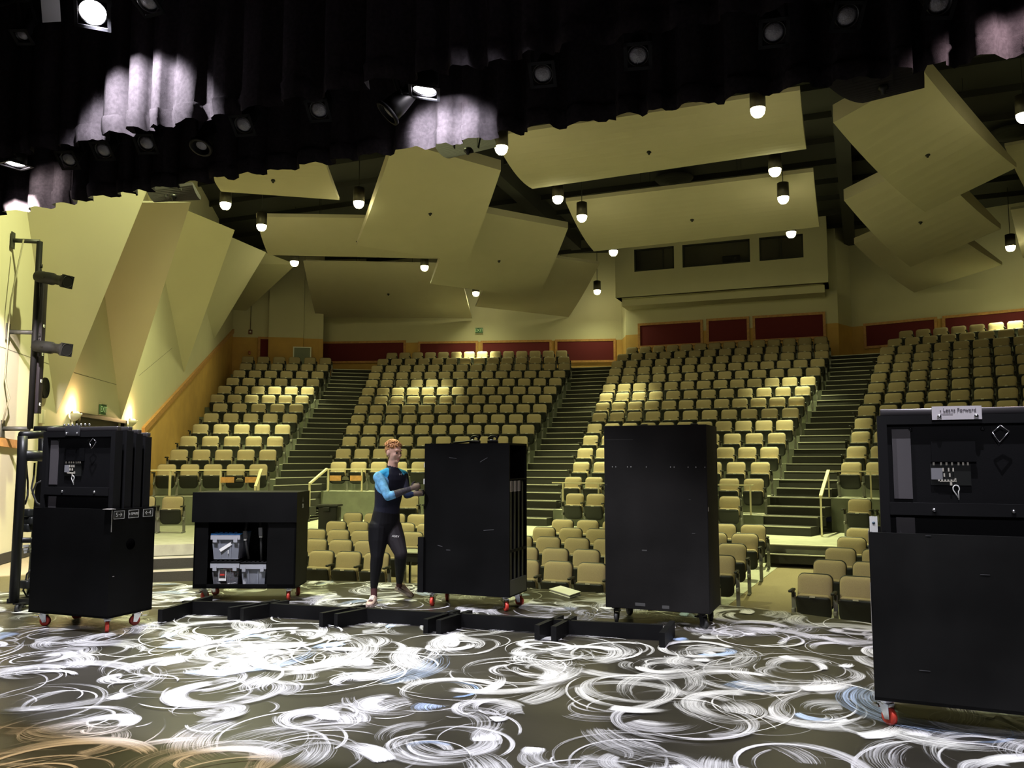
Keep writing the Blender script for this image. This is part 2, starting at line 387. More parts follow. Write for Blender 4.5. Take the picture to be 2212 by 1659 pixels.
# cross aisle slab: from its front edge back to the tiers
ca = [(-12.4,16.4),(-8.75,12.85),(-6.8,14.65),(-6.7,17.5),(-4,17.9),(4.4,17.9),(9.5,17.3),(15,15.8),(15,24),(0,25.5),(-16,24)]
mb = MB(); mb.prism(ca, -0.6, -0.115); struct(mb.build('floor', M_concrete))
# ------------------------------------------------------------------ tiers of the four blocks
def rowline(s, k):
    n, a, b, z = rows[s, k]; return Vector(a), Vector(b), z
SIDE = {'A': (0.55, 0.30), 'B': (0.30, 0.30), 'C': (0.31, 0.31), 'D': (0.30, 0.3)}
for s, ks in (('A', range(0, 12)), ('B', range(0, 13)), ('C', range(-1, 13)), ('D', range(0, 13))):
    mb = MB()
    for k in ks:
        a, b, z = rowline(s, k); d0, d1 = SIDE[s]; u = (b-a).normalized(); nrm = Vector((-u.y, u.x))
        if nrm.y < 0: nrm = -nrm
        a2, b2 = a-u*d0, b+u*d1
        f0, f1 = a2-nrm*0.72, b2-nrm*0.72
        back = 2.6 if k == max(ks) else 1.2
        g0, g1 = a2+nrm*back, b2+nrm*back
        base = -0.3
        vs = [(f0.x,f0.y,base),(f1.x,f1.y,base),(g1.x,g1.y,base),(g0.x,g0.y,base),(f0.x,f0.y,z),(f1.x,f1.y,z),(g1.x,g1.y,z),(g0.x,g0.y,z)]
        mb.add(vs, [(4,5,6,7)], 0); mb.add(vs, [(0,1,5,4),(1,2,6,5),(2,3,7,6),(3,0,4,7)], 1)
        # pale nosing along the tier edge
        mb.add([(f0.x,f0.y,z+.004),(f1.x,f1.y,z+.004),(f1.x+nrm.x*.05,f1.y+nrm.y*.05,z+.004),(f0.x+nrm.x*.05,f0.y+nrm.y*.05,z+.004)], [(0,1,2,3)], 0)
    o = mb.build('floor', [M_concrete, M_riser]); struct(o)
# ------------------------------------------------------------------ aisle stairs between the blocks
def aisle(s0, s1, kmax, kmin=-1):
    mb = MB(); nm = MB()
    def ends(k):
        k0 = max(k, 0 if s0 != 'C' else -1); k1 = max(k, 0 if s1 != 'C' else -1)
        a0, b0, _ = rowline(s0, min(k0, 11 if s0 == 'A' else 12)); a1, b1, _ = rowline(s1, min(k1, 12))
        u0 = (b0-a0).normalized(); u1 = (b1-a1).normalized()
        p = b0+u0*SIDE[s0][1]; q = a1-u1*SIDE[s1][0]
        n0 = Vector((-u0.y, u0.x)); n1 = Vector((-u1.y, u1.x))
        if k > 11 and s0 == 'A': p = p+n0*(k-11)
        if k < k0: p = p+n0*(k-k0)
        if k < k1: q = q+n1*(k-k1)
        return p, q, n0, n1
    for k in range(kmin, kmax+1):
        p, q, n0, n1 = ends(k)
        for h, (fr, z) in enumerate(((-1.15, tierz(k)-0.2015), (-0.66, tierz(k)))):
            P, Q = p+n0*fr, q+n1*fr
            P2, Q2 = p+n0*(fr+0.55+(2.0 if k == kmax and h else 0)), q+n1*(fr+0.55+(2.0 if k == kmax and h else 0))
            vs = [(P.x,P.y,z-0.23),(Q.x,Q.y,z-0.23),(Q2.x,Q2.y,z-0.23),(P2.x,P2.y,z-0.23),(P.x,P.y,z),(Q.x,Q.y,z),(Q2.x,Q2.y,z),(P2.x,P2.y,z)]
            mb.add(vs, [(4,5,6,7),(0,1,5,4),(1,2,6,5),(3,0,4,7),(2,3,7,6)])
            w = 0.045; hh = 0.018
            nm.add([(P.x-n0.x*.008,P.y-n0.y*.008,z-hh),(Q.x-n1.x*.008,Q.y-n1.y*.008,z-hh),(Q.x-n1.x*.008,Q.y-n1.y*.008,z+.006),(P.x-n0.x*.008,P.y-n0.y*.008,z+.006),(P.x+n0.x*w,P.y+n0.y*w,z+.006),(Q.x+n1.x*w,Q.y+n1.y*w,z+.006)], [(0,1,2,3),(3,2,5,4)])
    o = mb.build('floor', M_carpet); struct(o); t = nm.build('trim', M_nose); struct(t)
aisle('A', 'B', 12); aisle('B', 'C', 12); aisle('C', 'D', 12)
# steps down from the cross aisle to the sloped floor, one flight at each floor aisle
for (xa, xb, y) in ((-4.3, -2.9, 17.9), (2.95, 4.4, 17.9)):
    mb = MB(); nm = MB(); mb.box(((xa+xb)/2, y-0.17, -0.36), (xb-xa, 0.34, 0.17)); nm.box(((xa+xb)/2, y-0.33, -0.272), (xb-xa, 0.06, 0.02)); nm.box(((xa+xb)/2, y-0.0, -0.112), (xb-xa, 0.14, 0.02))
    struct(mb.build('floor', M_carpet)); struct(nm.build('trim', M_nose))
mb = MB(); nm = MB()
for i, z in enumerate((-0.36, -0.2)):
    pass
# ------------------------------------------------------------------ left wall (one long splayed plane) with ochre dado
W0 = Vector((-7.45, 8.79, 0)); WU = Vector((-0.541, 0.841, 0)); WN = Vector((0.841, 0.541, 0))
CORNER = W0 + WU*24.5
ZC = 11.1
def onw(px, py, off=0.0): return onwall(px, py, W0+WN*off, WN)
def wallbox(mb, p, q, z0, z1, th, mi=0, n=None):
    p, q = Vector(p), Vector(q); u = (q-p).normalized(); nn = n or Vector((u.y, -u.x, 0))
    pts = [p, q, q-nn*th, p-nn*th]
    mb.add([(a.x, a.y, z0) for a in pts]+[(a.x, a.y, z1) for a in pts], [(3,2,1,0),(4,5,6,7),(0,1,5,4),(1,2,6,5),(2,3,7,6),(3,0,4,7)], mi)
mb = MB()
D0 = onw(166, 893); D1 = onw(268, 906); DZ = 2.53
d0 = Vector((D0.x, D0.y, 0)); d1 = Vector((D1.x, D1.y, 0)); w_start = W0-WU*1.6
wallbox(mb, w_start, d0, -0.6, ZC, 0.25); wallbox(mb, d0, d1, DZ, ZC, 0.25); wallbox(mb, d1, CORNER, -0.6, ZC, 0.25)
wl = struct(mb.build('wall_left', M_cream))
mb = MB()
def groove(mb, p, q, w=0.012):
    p, q = Vector(p), Vector(q); off = WN*0.002; up = Vector((0, 0, w))
    mb.add([p+off, q+off, q+off+up, p+off+up], [(0,1,2,3)])
groove(mb, onw(-30, 739), onw(122, 793)); groove(mb, onw(160, 806), onw(275, 838)); groove(mb, onw(300, 812), onw(372, 752))
struct(mb.build('trim', mat('joint_line', (0.16, 0.15, 0.10), 0.9)))  # flat darker lines along the wall joints
# ochre dado rising with the rake, and its ledge
A0 = onw(306, 930); A1 = onw(503, 714)
def dado(off, z0f, th):
    pass
mb = MB(); o2 = WN*0.02
base0 = Vector((A0.x, A0.y, 0)); sl = (A1-A0)
mb.add([A0+o2, A1+o2, Vector((A1.x, A1.y, 0))+o2, Vector((A0.x, A0.y, 0))+o2], [(3,2,1,0)]); struct(mb.build('wall_left_dado', M_orange))
mb = MB(); mb.bar(A0+WN*0.03, A1+WN*0.03, 0.10, 0.16); struct(mb.build('trim', M_oak))
mb = MB(); t0, t1 = onw(-30, 951), onw(50, 962); mb.bar(t0+WN*0.02, t1+WN*0.02, 0.05, 0.13); struct(mb.build('trim', M_oak))
mb = MB(); mb.bar(w_start+WN*0.012+Vector((0,0,.06)), d0+WN*0.012+Vector((0,0,.06)), 0.024, 0.16); struct(mb.build('baseboard_left', M_base))
# double exit door in the left wall
dr = link('door', None); dr['kind'] = 'structure'; dr.name = 'door_1'
mb = MB(); wallbox(mb, d0-WN*0.12, d1-WN*0.12, 0, DZ, 0.06); mb.build('door_leaf', mat('dark_door', (0.05, 0.04, 0.035), 0.5), dr)
mb = MB(); mb.bar(Vector((d0.x,d0.y,DZ-.03)), Vector((d1.x,d1.y,DZ-.03)), 0.12, 0.08); mb.bar(d0, Vector((d0.x,d0.y,DZ)), 0.08, 0.12); mb.bar(d1, Vector((d1.x,d1.y,DZ)), 0.08, 0.12); mb.build('door_frame', mat('dark_frame', (0.045, 0.038, 0.03), 0.5), dr)
mb = MB(); mid = (d0+d1)/2-WN*0.08
for e in (-0.5, 0.5): mb.bar(mid+WU*(e-0.35)+Vector((0,0,1.05)), mid+WU*(e+0.35)+Vector((0,0,1.05)), 0.05, 0.05)
mb.build('push_bar', M_alu, dr)
# folded plaster fins on the left wall: each hinged on the wall along one edge, standing free along the other
def fin(tip, crease, free, off, zt, back=2.2, free_at_top=False):
    B = onw(*tip); C = onw(*crease); Fp = onw(free[0], free[1], off)
    def up(P):
        t = (zt-B.z)/(P.z-B.z); return B+(P-B)*t
    if not free_at_top: C, Fp = up(C), up(Fp)
    Dk = Fp - WN*((Fp-W0).dot(WN)) + WU*back*0.2
    Dk = Vector((Dk.x, Dk.y, Fp.z)); e = -WN*0.02
    mb = MB(); mb.add([B+e, C+e, Fp, Dk+e], [(0,1,2),(0,2,3),(1,3,2),(0,3,1)])
    return struct(mb.build('wall_left_fin', M_cream))
fin((122, 899), (58, 455), (322, 405), 1.9, 11.0)
fin((262, 912), (216, 431), (412, 437), 2.0, 0, free_at_top=True)
fin((398, 808), (318, 418), (507, 497), 1.9, 0, free_at_top=True)
fin((462, 735), (392, 465), (575, 545), 2.0, 0, free_at_top=True)
fin((510, 692), (468, 505), (640, 571), 3.0, 0, free_at_top=True)
# ------------------------------------------------------------------ back walls
BW = []
def facet(p, q, zb=4.4, zmid=7.05, name='wall_back'):
    p, q = Vector((*p, 0)), Vector((*q, 0)); u = (q-p).normalized(); n = Vector((u.y, -u.x, 0))
    if n.y > 0: n = -n
    mb = MB(); wallbox(mb, p, q, zb, zmid, 0.2, 0, n); wallbox(mb, p, q, zmid, ZC, 0.2, 1, n)
    o = struct(mb.build(name, [M_orange, M_cream])); return p, n
Apx = facet((-21.15, 29.17), (-17.5, 31.35), zb=3.5)
PIL = facet((-19.25, 30.05), (-17.95, 30.83), zb=3.5, name='wall_back_pilaster')
mb = MB()
facet((-17.5, 31.35), (-18.55, 32.77))
B0, B1 = (-18.55, 32.77), (-4.85, 36.72)
Bp = facet(B0, B1); Dp = facet((4.85, 36.72), (18.55, 32.77))
facet((-4.85, 36.72), (-4.3, 35.45)); facet((4.3, 35.45), (4.85, 36.72))
Cp = facet((-4.35, 35.45), (4.35, 35.45))
M_graypaint = mat('access_panel_grey', (0.22, 0.25, 0.20), 0.6)
# wall right (mirrors the left one; mostly out of the picture)
mb = MB(); wallbox(mb, (18.3, 33.0, 0), (8.6, 8.0, 0), -0.6, ZC, 0.25, 0, Vector((-0.93, 0.36, 0))); struct(mb.build('wall_right', M_cream))

def framed_panel(x0, yt0, x1, yt1, x2, yb1, x3, yb0, plane, label):
    p, n = plane
    q = [onwall(a, b, p+n*0.03, n) for a, b in ((x0, yt0), (x1, yt1), (x2, yb1), (x3, yb0))]
    zt = (q[0].z+q[1].z)/2; zb = (q[2].z+q[3].z)/2
    q[0].z = q[1].z = zt; q[2].z = q[3].z = zb; q[3].x, q[3].y = q[0].x, q[0].y; q[2].x, q[2].y = q[1].x, q[1].y
    c = (q[0]+q[1]+q[2]+q[3])/4; u = (q[1]-q[0]).normalized(); w = (q[1]-q[0]).length; h = zt-zb
    t = thing('acoustic_baffle', c, math.atan2(u.y, u.x), label, 'acoustic panel', 'maroon panels along the back wall')
    MB().bbox((0, 0.0, 0), (w, 0.05, h), 0.008).build('fabric_panel', M_maroon, t)
    f = MB(); e = 0.10
    f.box((0, -0.01, h/2+e/2), (w+2*e, 0.09, e)); f.box((0, -0.01, -h/2-e/2), (w+2*e, 0.09, e)); f.box((-w/2-e/2, -0.01, 0), (e, 0.09, h)); f.box((w/2+e/2, -0.01, 0), (e, 0.09, h))
    f.build('panel_frame', M_oak, t)
framed_panel(563, 733, 605, 733, 605, 780, 563, 780, Apx, 'small square maroon panel in the back left corner behind the far-left seats')
framed_panel(699, 739, 872, 744, 872, 782, 699, 778, Bp, 'long dark maroon panel between the far-left and left-centre seats')
framed_panel(908, 742, 1028, 742, 1028, 782, 908, 784, Bp, 'maroon panel behind left-centre seats, just left below the EXIT sign')
framed_panel(1043, 741, 1187, 739, 1187, 778, 1043, 780, Bp, 'maroon panel behind left-centre seats, just right below the EXIT sign')
framed_panel(1204, 738, 1325, 737, 1325, 778, 1204, 779, Bp, 'brightest maroon panel beside the top of the second aisle')
framed_panel(1383, 704, 1513, 696, 1515, 741, 1384, 747, Cp, 'wide maroon panel below the booth, left one of three')
framed_panel(1531, 694, 1613, 689, 1614, 734, 1531, 739, Cp, 'narrow maroon panel below the booth, middle one of three')
framed_panel(1631, 688, 1777, 679, 1778, 727, 1632, 733, Cp, 'wide maroon panel below the booth, right one of three')
framed_panel(1871, 704, 2018, 691, 2018, 735, 1871, 750, Dp, 'dark maroon panel behind the right block, left of its pair')
framed_panel(2042, 688, 2215, 672, 2215, 722, 2042, 735, Dp, 'dark maroon panel behind the right block, at picture edge')
# white framed access panel on the pilaster
p, n = PIL
q0 = onwall(634, 750, p+n*.02, n); q1 = onwall(671, 750, p+n*.02, n); q2 = onwall(671, 795, p+n*.02, n)
c = (q0+q2)/2; u = (q1-q0).normalized(); w = (q1-q0).length; h = q0.z-q2.z
t = thing('access_panel', c, math.atan2(u.y, u.x), 'grey access panel with a white frame on the pilaster', 'access panel')
MB().box((0, 0, 0), (w, 0.03, h)).build('panel', M_graypaint, t)
f = MB(); e = 0.05
f.box((0, -.01, h/2), (w+e, .05, e)); f.box((-w/2, -.01, 0), (e, .05, h)); f.box((w/2, -.01, 0), (e, .05, h)); f.build('panel_frame', M_white, t)
# fire bell with conduit in the back left corner
p, n = Apx
c = onwall(541, 717, p+n*.04, n); u = Vector((-n.y, n.x, 0))
t = thing('alarm_horn', c, math.atan2(n.y, n.x)+PI/2, 'small dark square alarm horn on the pinkish back left corner wall', 'alarm')
MB().bbox((0, 0, 0), (.16, .07, .2), .01).build('housing', mat('dark_red_enamel', (.12, .03, .02), .4), t); MB().lathe([(.04, 0), (.04, .02)], 12, M=Matrix.Translation((0, -.035, 0)) @ Matrix.Rotation(PI/2, 4, 'X')).build('grille', M_white, t)
MB().bar((0, 0, .1), (0, 0, 2.2), .02).build('conduit', M_steel, t)
c = onwall(539, 762, p+n*.04, n)
t = thing('pull_station', c, math.atan2(n.y, n.x)+PI/2, 'small red pull station low on the back left corner wall', 'alarm')
MB().bbox((0, 0, 0), (.09, .05, .14), .01).build('housing', mat('red_enamel', (.35, .04, .02), .4), t); MB().box((0, -.03, -.02), (.05, .02, .02)).build('handle', M_white, t)
# ------------------------------------------------------------------ control booth over the centre block
mb = MB(); BY = 34.0; XL, XR = -4.4, 4.05; zb, z0w, z1w = 8.45, 9.5, 10.45
mb.box(((XL+XR)/2, BY+.1, (zb+z0w)/2), (XR-XL, .2, z0w-zb)); mb.box(((XL+XR)/2, BY+.1, (z1w+ZC)/2), (XR-XL, .2, ZC-z1w))
wins = []
for a, b, yy in ((1370, 1456, 560), (1474, 1620, 545), (1640, 1735, 530)):
    wins.append((ony(a, yy, BY).x, ony(b, yy, BY).x))
edges = [XL]+[v for w_ in wins for v in w_]+[XR]
for i in range(0, len(edges), 2): mb.box(((edges[i]+edges[i+1])/2, BY+.1, (z0w+z1w)/2), (edges[i+1]-edges[i], .2, z1w-z0w))
mb.box((XL+.1, BY+.8, (zb+ZC)/2), (.2, 1.4, ZC-zb)); mb.box((XR-.1, BY+.8, (zb+ZC)/2), (.2, 1.4, ZC-zb)); mb.box(((XL+XR)/2, BY+.8, zb+.05), (XR-XL, 1.5, .1))
mb.box(((XL+XR)/2, BY+1.0, zb-.15), (XR-XL-.3, 1.0, .3))
struct(mb.build('wall_booth', M_cream))
mb = MB(); mb.box(((XL+XR)/2, BY+1.9, (z0w+z1w)/2), (XR-XL, .1, 2.2)); struct(mb.build('wall_booth_inside', M_black))
for i, (a, b) in enumerate(wins):
    w_ = link('window', None); w_.name = 'window_%d' % (i+1); w_['kind'] = 'structure'
    f = MB(); e = .06
    for xx in (a+e/2, b-e/2): f.box((xx, BY+.06, (z0w+z1w)/2), (e, .12, z1w-z0w))
    for zz in (z0w+e/2, z1w-e/2): f.box(((a+b)/2, BY+.06, zz), (b-a, .12, e))
    if i != 1: f.box((a+(b-a)*(.5 if i == 2 else .72), BY+.06, (z0w+z1w)/2), (.04, .1, z1w-z0w))
    f.build('window_frame', M_steel, w_)
    MB().box(((a+b)/2, BY+.08, (z0w+z1w)/2), (b-a-.08, .012, z1w-z0w-.08)).build('window_pane', clear('booth_glass', (.05, .05, .05), .35, .08), w_)
t = thing('projector', (wins[1][0]+1.9, BY+.75, 9.56), 0, 'dark projector behind the middle window of the control booth', 'projector')
MB().bbox((0, 0, .25), (.7, .6, .28), .03).build('body', M_plastic, t); MB().lathe([(.09, 0), (.1, .12)], 16, M=Matrix.Translation((.15, -.3, .25)) @ Matrix.Rotation(PI/2, 4, 'X')).build('lens_barrel', M_blackmetal, t); MB().bar((0,0,-.1),(0,0,.12),.1).build('stand', M_steel, t)
# ------------------------------------------------------------------ ceiling with joists and two long girders
mb = MB(); mb.box((0, 20, ZC+.15), (60, 60, .3)); struct(mb.build('ceiling', M_darkceil))
mb = MB()
for i in range(14): mb.box((0, 12+i*1.95, ZC-.09), (40, .09, .18))
struct(mb.build('ceiling_joists', M_steel))
for (pa, pb) in (((1040, 335), (1245, 525)), ((1812, 178), (1838, 560))):
    a, b = onz(*pa, ZC-.35), onz(*pb, ZC-.35); mb = MB(); mb.bar(a-(b-a)*.15, b, .42, .6); struct(mb.build('ceiling_girder', M_steel))
# ring air diffusers in the ceiling
for i, (x, y, lab) in enumerate(((1456, 392, 'dark round ceiling diffuser between the two wide centre clouds'), (1217, 566, 'dark round ceiling diffuser right of the middle left-centre cloud'), (2190, 292, 'dark round ceiling diffuser at right picture edge behind the tilted cloud'))):
    c = onz(x, y, ZC-.25); t = thing('ceiling_diffuser', c, 0, lab, 'air diffuser', 'ceiling air diffusers')
    for j, r_ in enumerate((.55, .42, .29, .16)):
        MB().lathe([(r_, 0), (r_+.09, .1), (r_+.07, .11), (r_-.02, .02)], 32).build('diffuser_ring', M_darkceil, t, (0, 0, -.03*j))
    MB().lathe([(.14, .1), (.14, .3)], 16).build('duct', M_steel, t)
# ================================================================== SEATS
def rounded(w, z0, z1, r_top, r_bot, n=5):
    pts = []
    for cx, cz, a0, r_ in ((w/2-r_top, z1-r_top, 0, r_top), (-w/2+r_top, z1-r_top, 90, r_top), (-w/2+r_bot, z0+r_bot, 180, r_bot), (w/2-r_bot, z0+r_bot, 270, r_bot)):
        for i in range(n+1):
            a = R(a0+90*i/n); pts.append((cx+r_*math.cos(a), cz+r_*math.sin(a)))
    return pts
def slab(mb, pts, y0, y1, mi=0, puff=0.0, lean=0.0, zp=0.0, soft=0.012):
    """upright slab from an outline in xz, rounded towards its front (y0 < y1), leaning back about height zp"""
    n = len(pts); cx = sum(p[0] for p in pts)/n; cz = sum(p[1] for p in pts)/n; vs = []; fs = []
    rings = [(y1, 1.0), (y0+soft, 1.0), (y0+soft*.3, 1-soft*1.2), (y0-puff*.6, .80), (y0-puff, .45)]
    for y, s_ in rings:
        for x, z in pts:
            xx, zz = cx+(x-cx)*s_, cz+(z-cz)*s_; vs.append((xx, y+lean*(zz-zp), zz))
    for i in range(len(rings)-1):
        for k in range(n): fs.append((i*n+k, (i+1)*n+k, (i+1)*n+(k+1)%n, i*n+(k+1)%n))
    fs.append(tuple(range(n))); fs.append(tuple(reversed(range((len(rings)-1)*n, len(rings)*n))))
    mb.add(vs, fs, mi, True)
def seat_parts():
    P = []
    b = MB(); slab(b, rounded(.475, .40, .845, .085, .03), -.055, .0, 0, .018, .16, .85); P.append(('backrest', b, M_seat))
    b = MB(); slab(b, rounded(.50, .36, .858, .095, .05), .0, .022, 0, .0, .16, .85); P.append(('back_shell', b, M_plastic))
    b = MB(); slab(b, rounded(.455, .24, .575, .05, .08), -.225, -.13, 0, .0, -.30, .55); P.append(('seat_cushion', b, M_seat))
    b = MB(); slab(b, rounded(.475, .20, .553, .04, .11), -.27, -.225, 0, .012, -.30, .55); P.append(('seat_pan', b, M_plastic))
    b = MB(); b.box((0, -.288, .556), (.075, .006, .022)); P.append(('number_tag', b, mat('tag_metal', (.75, .72, .6), .35, .5)))
    b = MB()
    b.bbox((.29, -.24, .625), (.055, .27, .035), .012); b.bbox((.29, -.16, .57), (.035, .08, .1), .01); P.append(('armrest', b, M_plastic))
    b = MB()
    b.bar((.29, -.10, .0), (.29, -.13, .58), .03, .06); b.bbox((.29, -.13, .015), (.05, .24, .03), .008); b.bbox((.29,-.17,.33), (.05,.09,.07), .015); P.append(('standard', b, mat('grey_standard', (.20, .20, .18), .45, .3)))
    return P
PARTS = seat_parts(); proto_mesh = {}
def make_seat(loc, rz, label, group, first):
    t = thing('auditorium_seat', loc, rz, label, 'seat', group)
    for nm, b, m in PARTS:
        if nm not in proto_mesh:
            o = b.build(nm, m, t); proto_mesh[nm] = o
        else:
            o = proto_mesh[nm].copy(); COL.objects.link(o); o.parent = t
    if first:                                   # the row's outer arm and standard on the other side
        for nm in ('armrest', 'standard'):
            o = proto_mesh[nm].copy(); COL.objects.link(o); o.parent = t; o.location = (-.58, 0, 0)
    return t
BLOCK = {'A': 'far-left block', 'B': 'left-centre block', 'C': 'centre block', 'D': 'right block'}
cand = []; hid = []
HID = [(1306, 918, 1550, 1400), (920, 960, 1140, 1400), (-500, 930, 335, 1400), (420, 1068, 670, 1300), (1897, 885, 2600, 1600)]
def project(p):
    d = Vector(p)-CAM; x = d.x*cw+d.y*sw; f = -d.x*sw+d.y*cw
    fz = f*cp+d.z*sp; uy = -f*sp+d.z*cp
    return 1106+FPX*x/fz, 829.5-FPX*uy/fz, fz
def consider(pt, z, rz, label, group, first):
    x, y, d = project((pt[0], pt[1], z+.85)); h = 1800*.85/d; w = 1800*.3/d
    if x < -60 or x > 2300: return
    m = 1800*.5/d
    for (a, b, c, e) in HID:
        if x-w > a+m and x+w < c-m and y > b+m*.4:
            hid.append((d, pt, z, rz, label, group, first)); return
    cand.append((d, pt, z, rz, label, group, first))
for (s, k), (n, a, b, z) in rows.items():
    if s == 'C' and k == -2: z = -0.115
    a, b = Vector(a), Vector(b); u = b-a; rz = math.atan2(u.y, u.x)
    r_ = k+1 if s != 'C' else k+2
    ph = 'front row behind the rail' if r_ == 1 else ('row below the centre rail' if r_ == 0 else ORD[r_]+' row behind the rail')
    for i in range(n):
        p = a+u*(i/(n-1))
        if s == 'A' or (s == 'C' and i >= n/2): side, num = 'right', n-i
        else: side, num = 'left', i+1
        consider((p.x, p.y), z, rz, 'tan folding seat, %s from %s, %s, %s' % (ORD[num], side, ph, BLOCK[s]), 'folding seats of the raked blocks', i == 0)
# loose seats on the cross aisle below the rails
for (px, py, d, rz, lab) in ((375, 1070, 20.0, 28, 'lone tan folding seat below the left rail, right of the tall panel cart'), (314, 1071, 20.0, 28, 'tan folding seat on the cross aisle, half hidden by the tall panel cart'),
        (884, 1069, 20.6, 16, 'tan folding seat on the cross aisle behind the forearms of the person'), (945, 1069, 20.7, 16, 'tan folding seat on the cross aisle at the left edge of the charcoal case'),
        (1857, 1070, 18.6, -14, 'tan folding seat on the cross aisle at the right stair rail'), (1928, 1070, 18.2, -14, 'tan folding seat on the cross aisle behind the right panel cart edge')):
    p = at(px, py, d); consider((p.x, p.y), -0.115, R(rz), lab, 'folding seats of the raked blocks', True)
# five rows on the sloped floor
FLX = {1: -3.35, 2: -3.7, 3: -3.95, 4: -3.7, 5: -3.75}
FCX = {1: 2.40, 2: 2.55, 3: 2.61, 4: 2.71, 5: 2.75}
FRX = {1: 4.07, 2: 4.25, 3: 4.40, 4: 4.58, 5: 4.73}
NT = {1: -.90, 2: -.80, 3: -.70, 4: -.60, 5: -.44}
FLR = {1: (-3.94+.6, -.94), 2: (-4.83+1.2, -.90), 3: (-5.71+1.9, -.82), 4: (-6.60+2.6, -.74), 5: (-7.55+3.3, -.58)}
for i in range(1, 6):
    y = 13.2+1.08*(i-1); zz = floorz(y-.2); od = ORD[i]
    n = 5 if i > 2 else 4
    xr = FLR[i][0]
    for j in range(n):
        x = xr-.565*j; yy = y+.12*(x+3.3)*.5
        consider((x, yy), zz if i < 5 else zz+.03, R(6), 'tan floor seat, %s from the right, %s floor row from stage, left floor block' % (ORD[j+1], od), 'folding seats on the sloped floor', j == n-1)
    for j in range(8):
        x = FCX[i]-.575*j
        consider((x, y), zz, 0, 'tan floor seat, %s from the right, %s floor row from stage, centre floor block' % (ORD[j+1], od), 'folding seats on the sloped floor', j == 7)
    for j in range(4):
        x = FRX[i]+.575*j
        consider((x, y-.26*(x-4)*.5), zz, R(-8), 'tan floor seat, %s from the left, %s floor row from stage, right floor block' % (ORD[j+1], od), 'folding seats on the sloped floor', j == 0)
cand.sort(key=lambda c: c[0])
for (d, p, z, rz, lab, grp, first) in cand[:300]:
    make_seat((p[0], p[1], z), rz, lab, grp, first)
mats_ = []; far = MB()
for nm, b, m in PARTS:
    if m not in mats_: mats_.append(m)
for (d, p, z, rz, lab, grp, first) in cand[300:]+hid:
    M = Matrix.Translation((p[0], p[1], z)) @ Matrix.Rotation(rz, 4, 'Z')
    for nm, b, m in PARTS:
        mi = mats_.index(m)
        o = len(far.v); far.v.extend([M @ q for q in b.v]); far.f.extend([[i+o for i in f] for f in b.f]); far.m.extend([mi]*len(b.f)); far.sm.extend(b.sm)
o = far.build('auditorium_seats', mats_); tag(o, 'all remaining tan folding seats, mostly the dim rear rows of the raked blocks', 'seats', 'folding seats of the raked blocks', 'stuff')
print('SEATS', len(cand))
# ================================================================== GUARD RAILS
def rail(a, b, ztop, zfl, posts, label, slope_end=None, board=None, drop=0.0):
    a, b = Vector(a), Vector(b); t = thing('guard_rail', a, 0, label, 'guard rail', 'guard rails in front of the raked blocks')
    L = lambda p: p - a
    MB().bar(L(Vector((a.x, a.y, ztop))), L(Vector((b.x, b.y, ztop))), .045, .035).build('top_rail', M_rail, t)
    for f in posts:
        p = a+(b-a)*f; MB().bar(L(Vector((p.x, p.y, zfl-drop))), L(Vector((p.x, p.y, ztop))), .05, .035).build('post', M_rail, t)
    if slope_end:
        e, out, dz, n = slope_end; p = a if e == 0 else b
        q = Vector((p.x+out[0], p.y+out[1], ztop-dz))
        MB().bar(L(Vector((p.x, p.y, ztop+.01))), L(q), .07, .05).build('handrail', M_rail, t)
        MB().bar(L(Vector((q.x, q.y, zfl-.85))), L(q), .05, .04).build('post', M_rail, t)
    if board:
        f0, f1 = board; p, q = a+(b-a)*f0, a+(b-a)*f1; c = (p+q)/2; u = (q-p).normalized(); n_ = Vector((u.y, -u.x, 0)); w = (q-p).length
        M = Matrix.Translation(L(Vector((c.x, c.y, ztop-.26)))+n_*.03) @ Matrix.Rotation(math.atan2(u.y, u.x), 4, 'Z')
        MB().box((0, 0, 0), (w, .025, .15), M=M).build('wood_board', M_oak, t)
        pl = MB().box((0, -.018, 0), (w*.28, .012, .15), 0, M)
        pl = pl.build('name_plate', M_black, t)
        s = MB()
        for j, ww in enumerate((.12, .18, .2)): s.box((0, -.026, .04-.035*j), (ww, .002, .012), 0, M)
        s.build('plate_lettering', mat('pale_letters', (.4, .36, .25), .5), t)
    return t
def fr(s, k, d0, d1, back):
    a, b, z = rowline(s, k); u = (b-a).normalized(); n = Vector((-u.y, u.x)); a, b = a-u*d0-n*back, b+u*d1-n*back
    return (a.x, a.y, z), (b.x, b.y, z), z
a, b, z = fr('A', 0, .5, .15, .68); rail(a, b, 1.33, z, (.02, .24, .66, .98), 'guard rail with brown sign board in front of the far-left block', (1, (.55, -.9), .42, 0), (.66, .98))
a, b, z = fr('B', 0, .15, .2, .68); rail(a, b, 1.33, z, (.01, .20, .45, .7, .98), 'guard rail with brown sign board behind the person and black bin', (0, (-.05, -.75), .40, 0), (.02, .2), .35)
a, b, z = fr('C', -1, .35, .1, .68); rail(a, b, z+.71, z, (.06, .25, .5, .75, .985), 'straight guard rail behind the two tall dark cases, centre block')
a, b, z = fr('D', 0, .35, .3, .68); rail(a, b, 1.33, z, (.0, .4, .8), 'stair rail beside the third aisle, left of the right panel cart', (0, (-.15, -1.35), .55, 0))
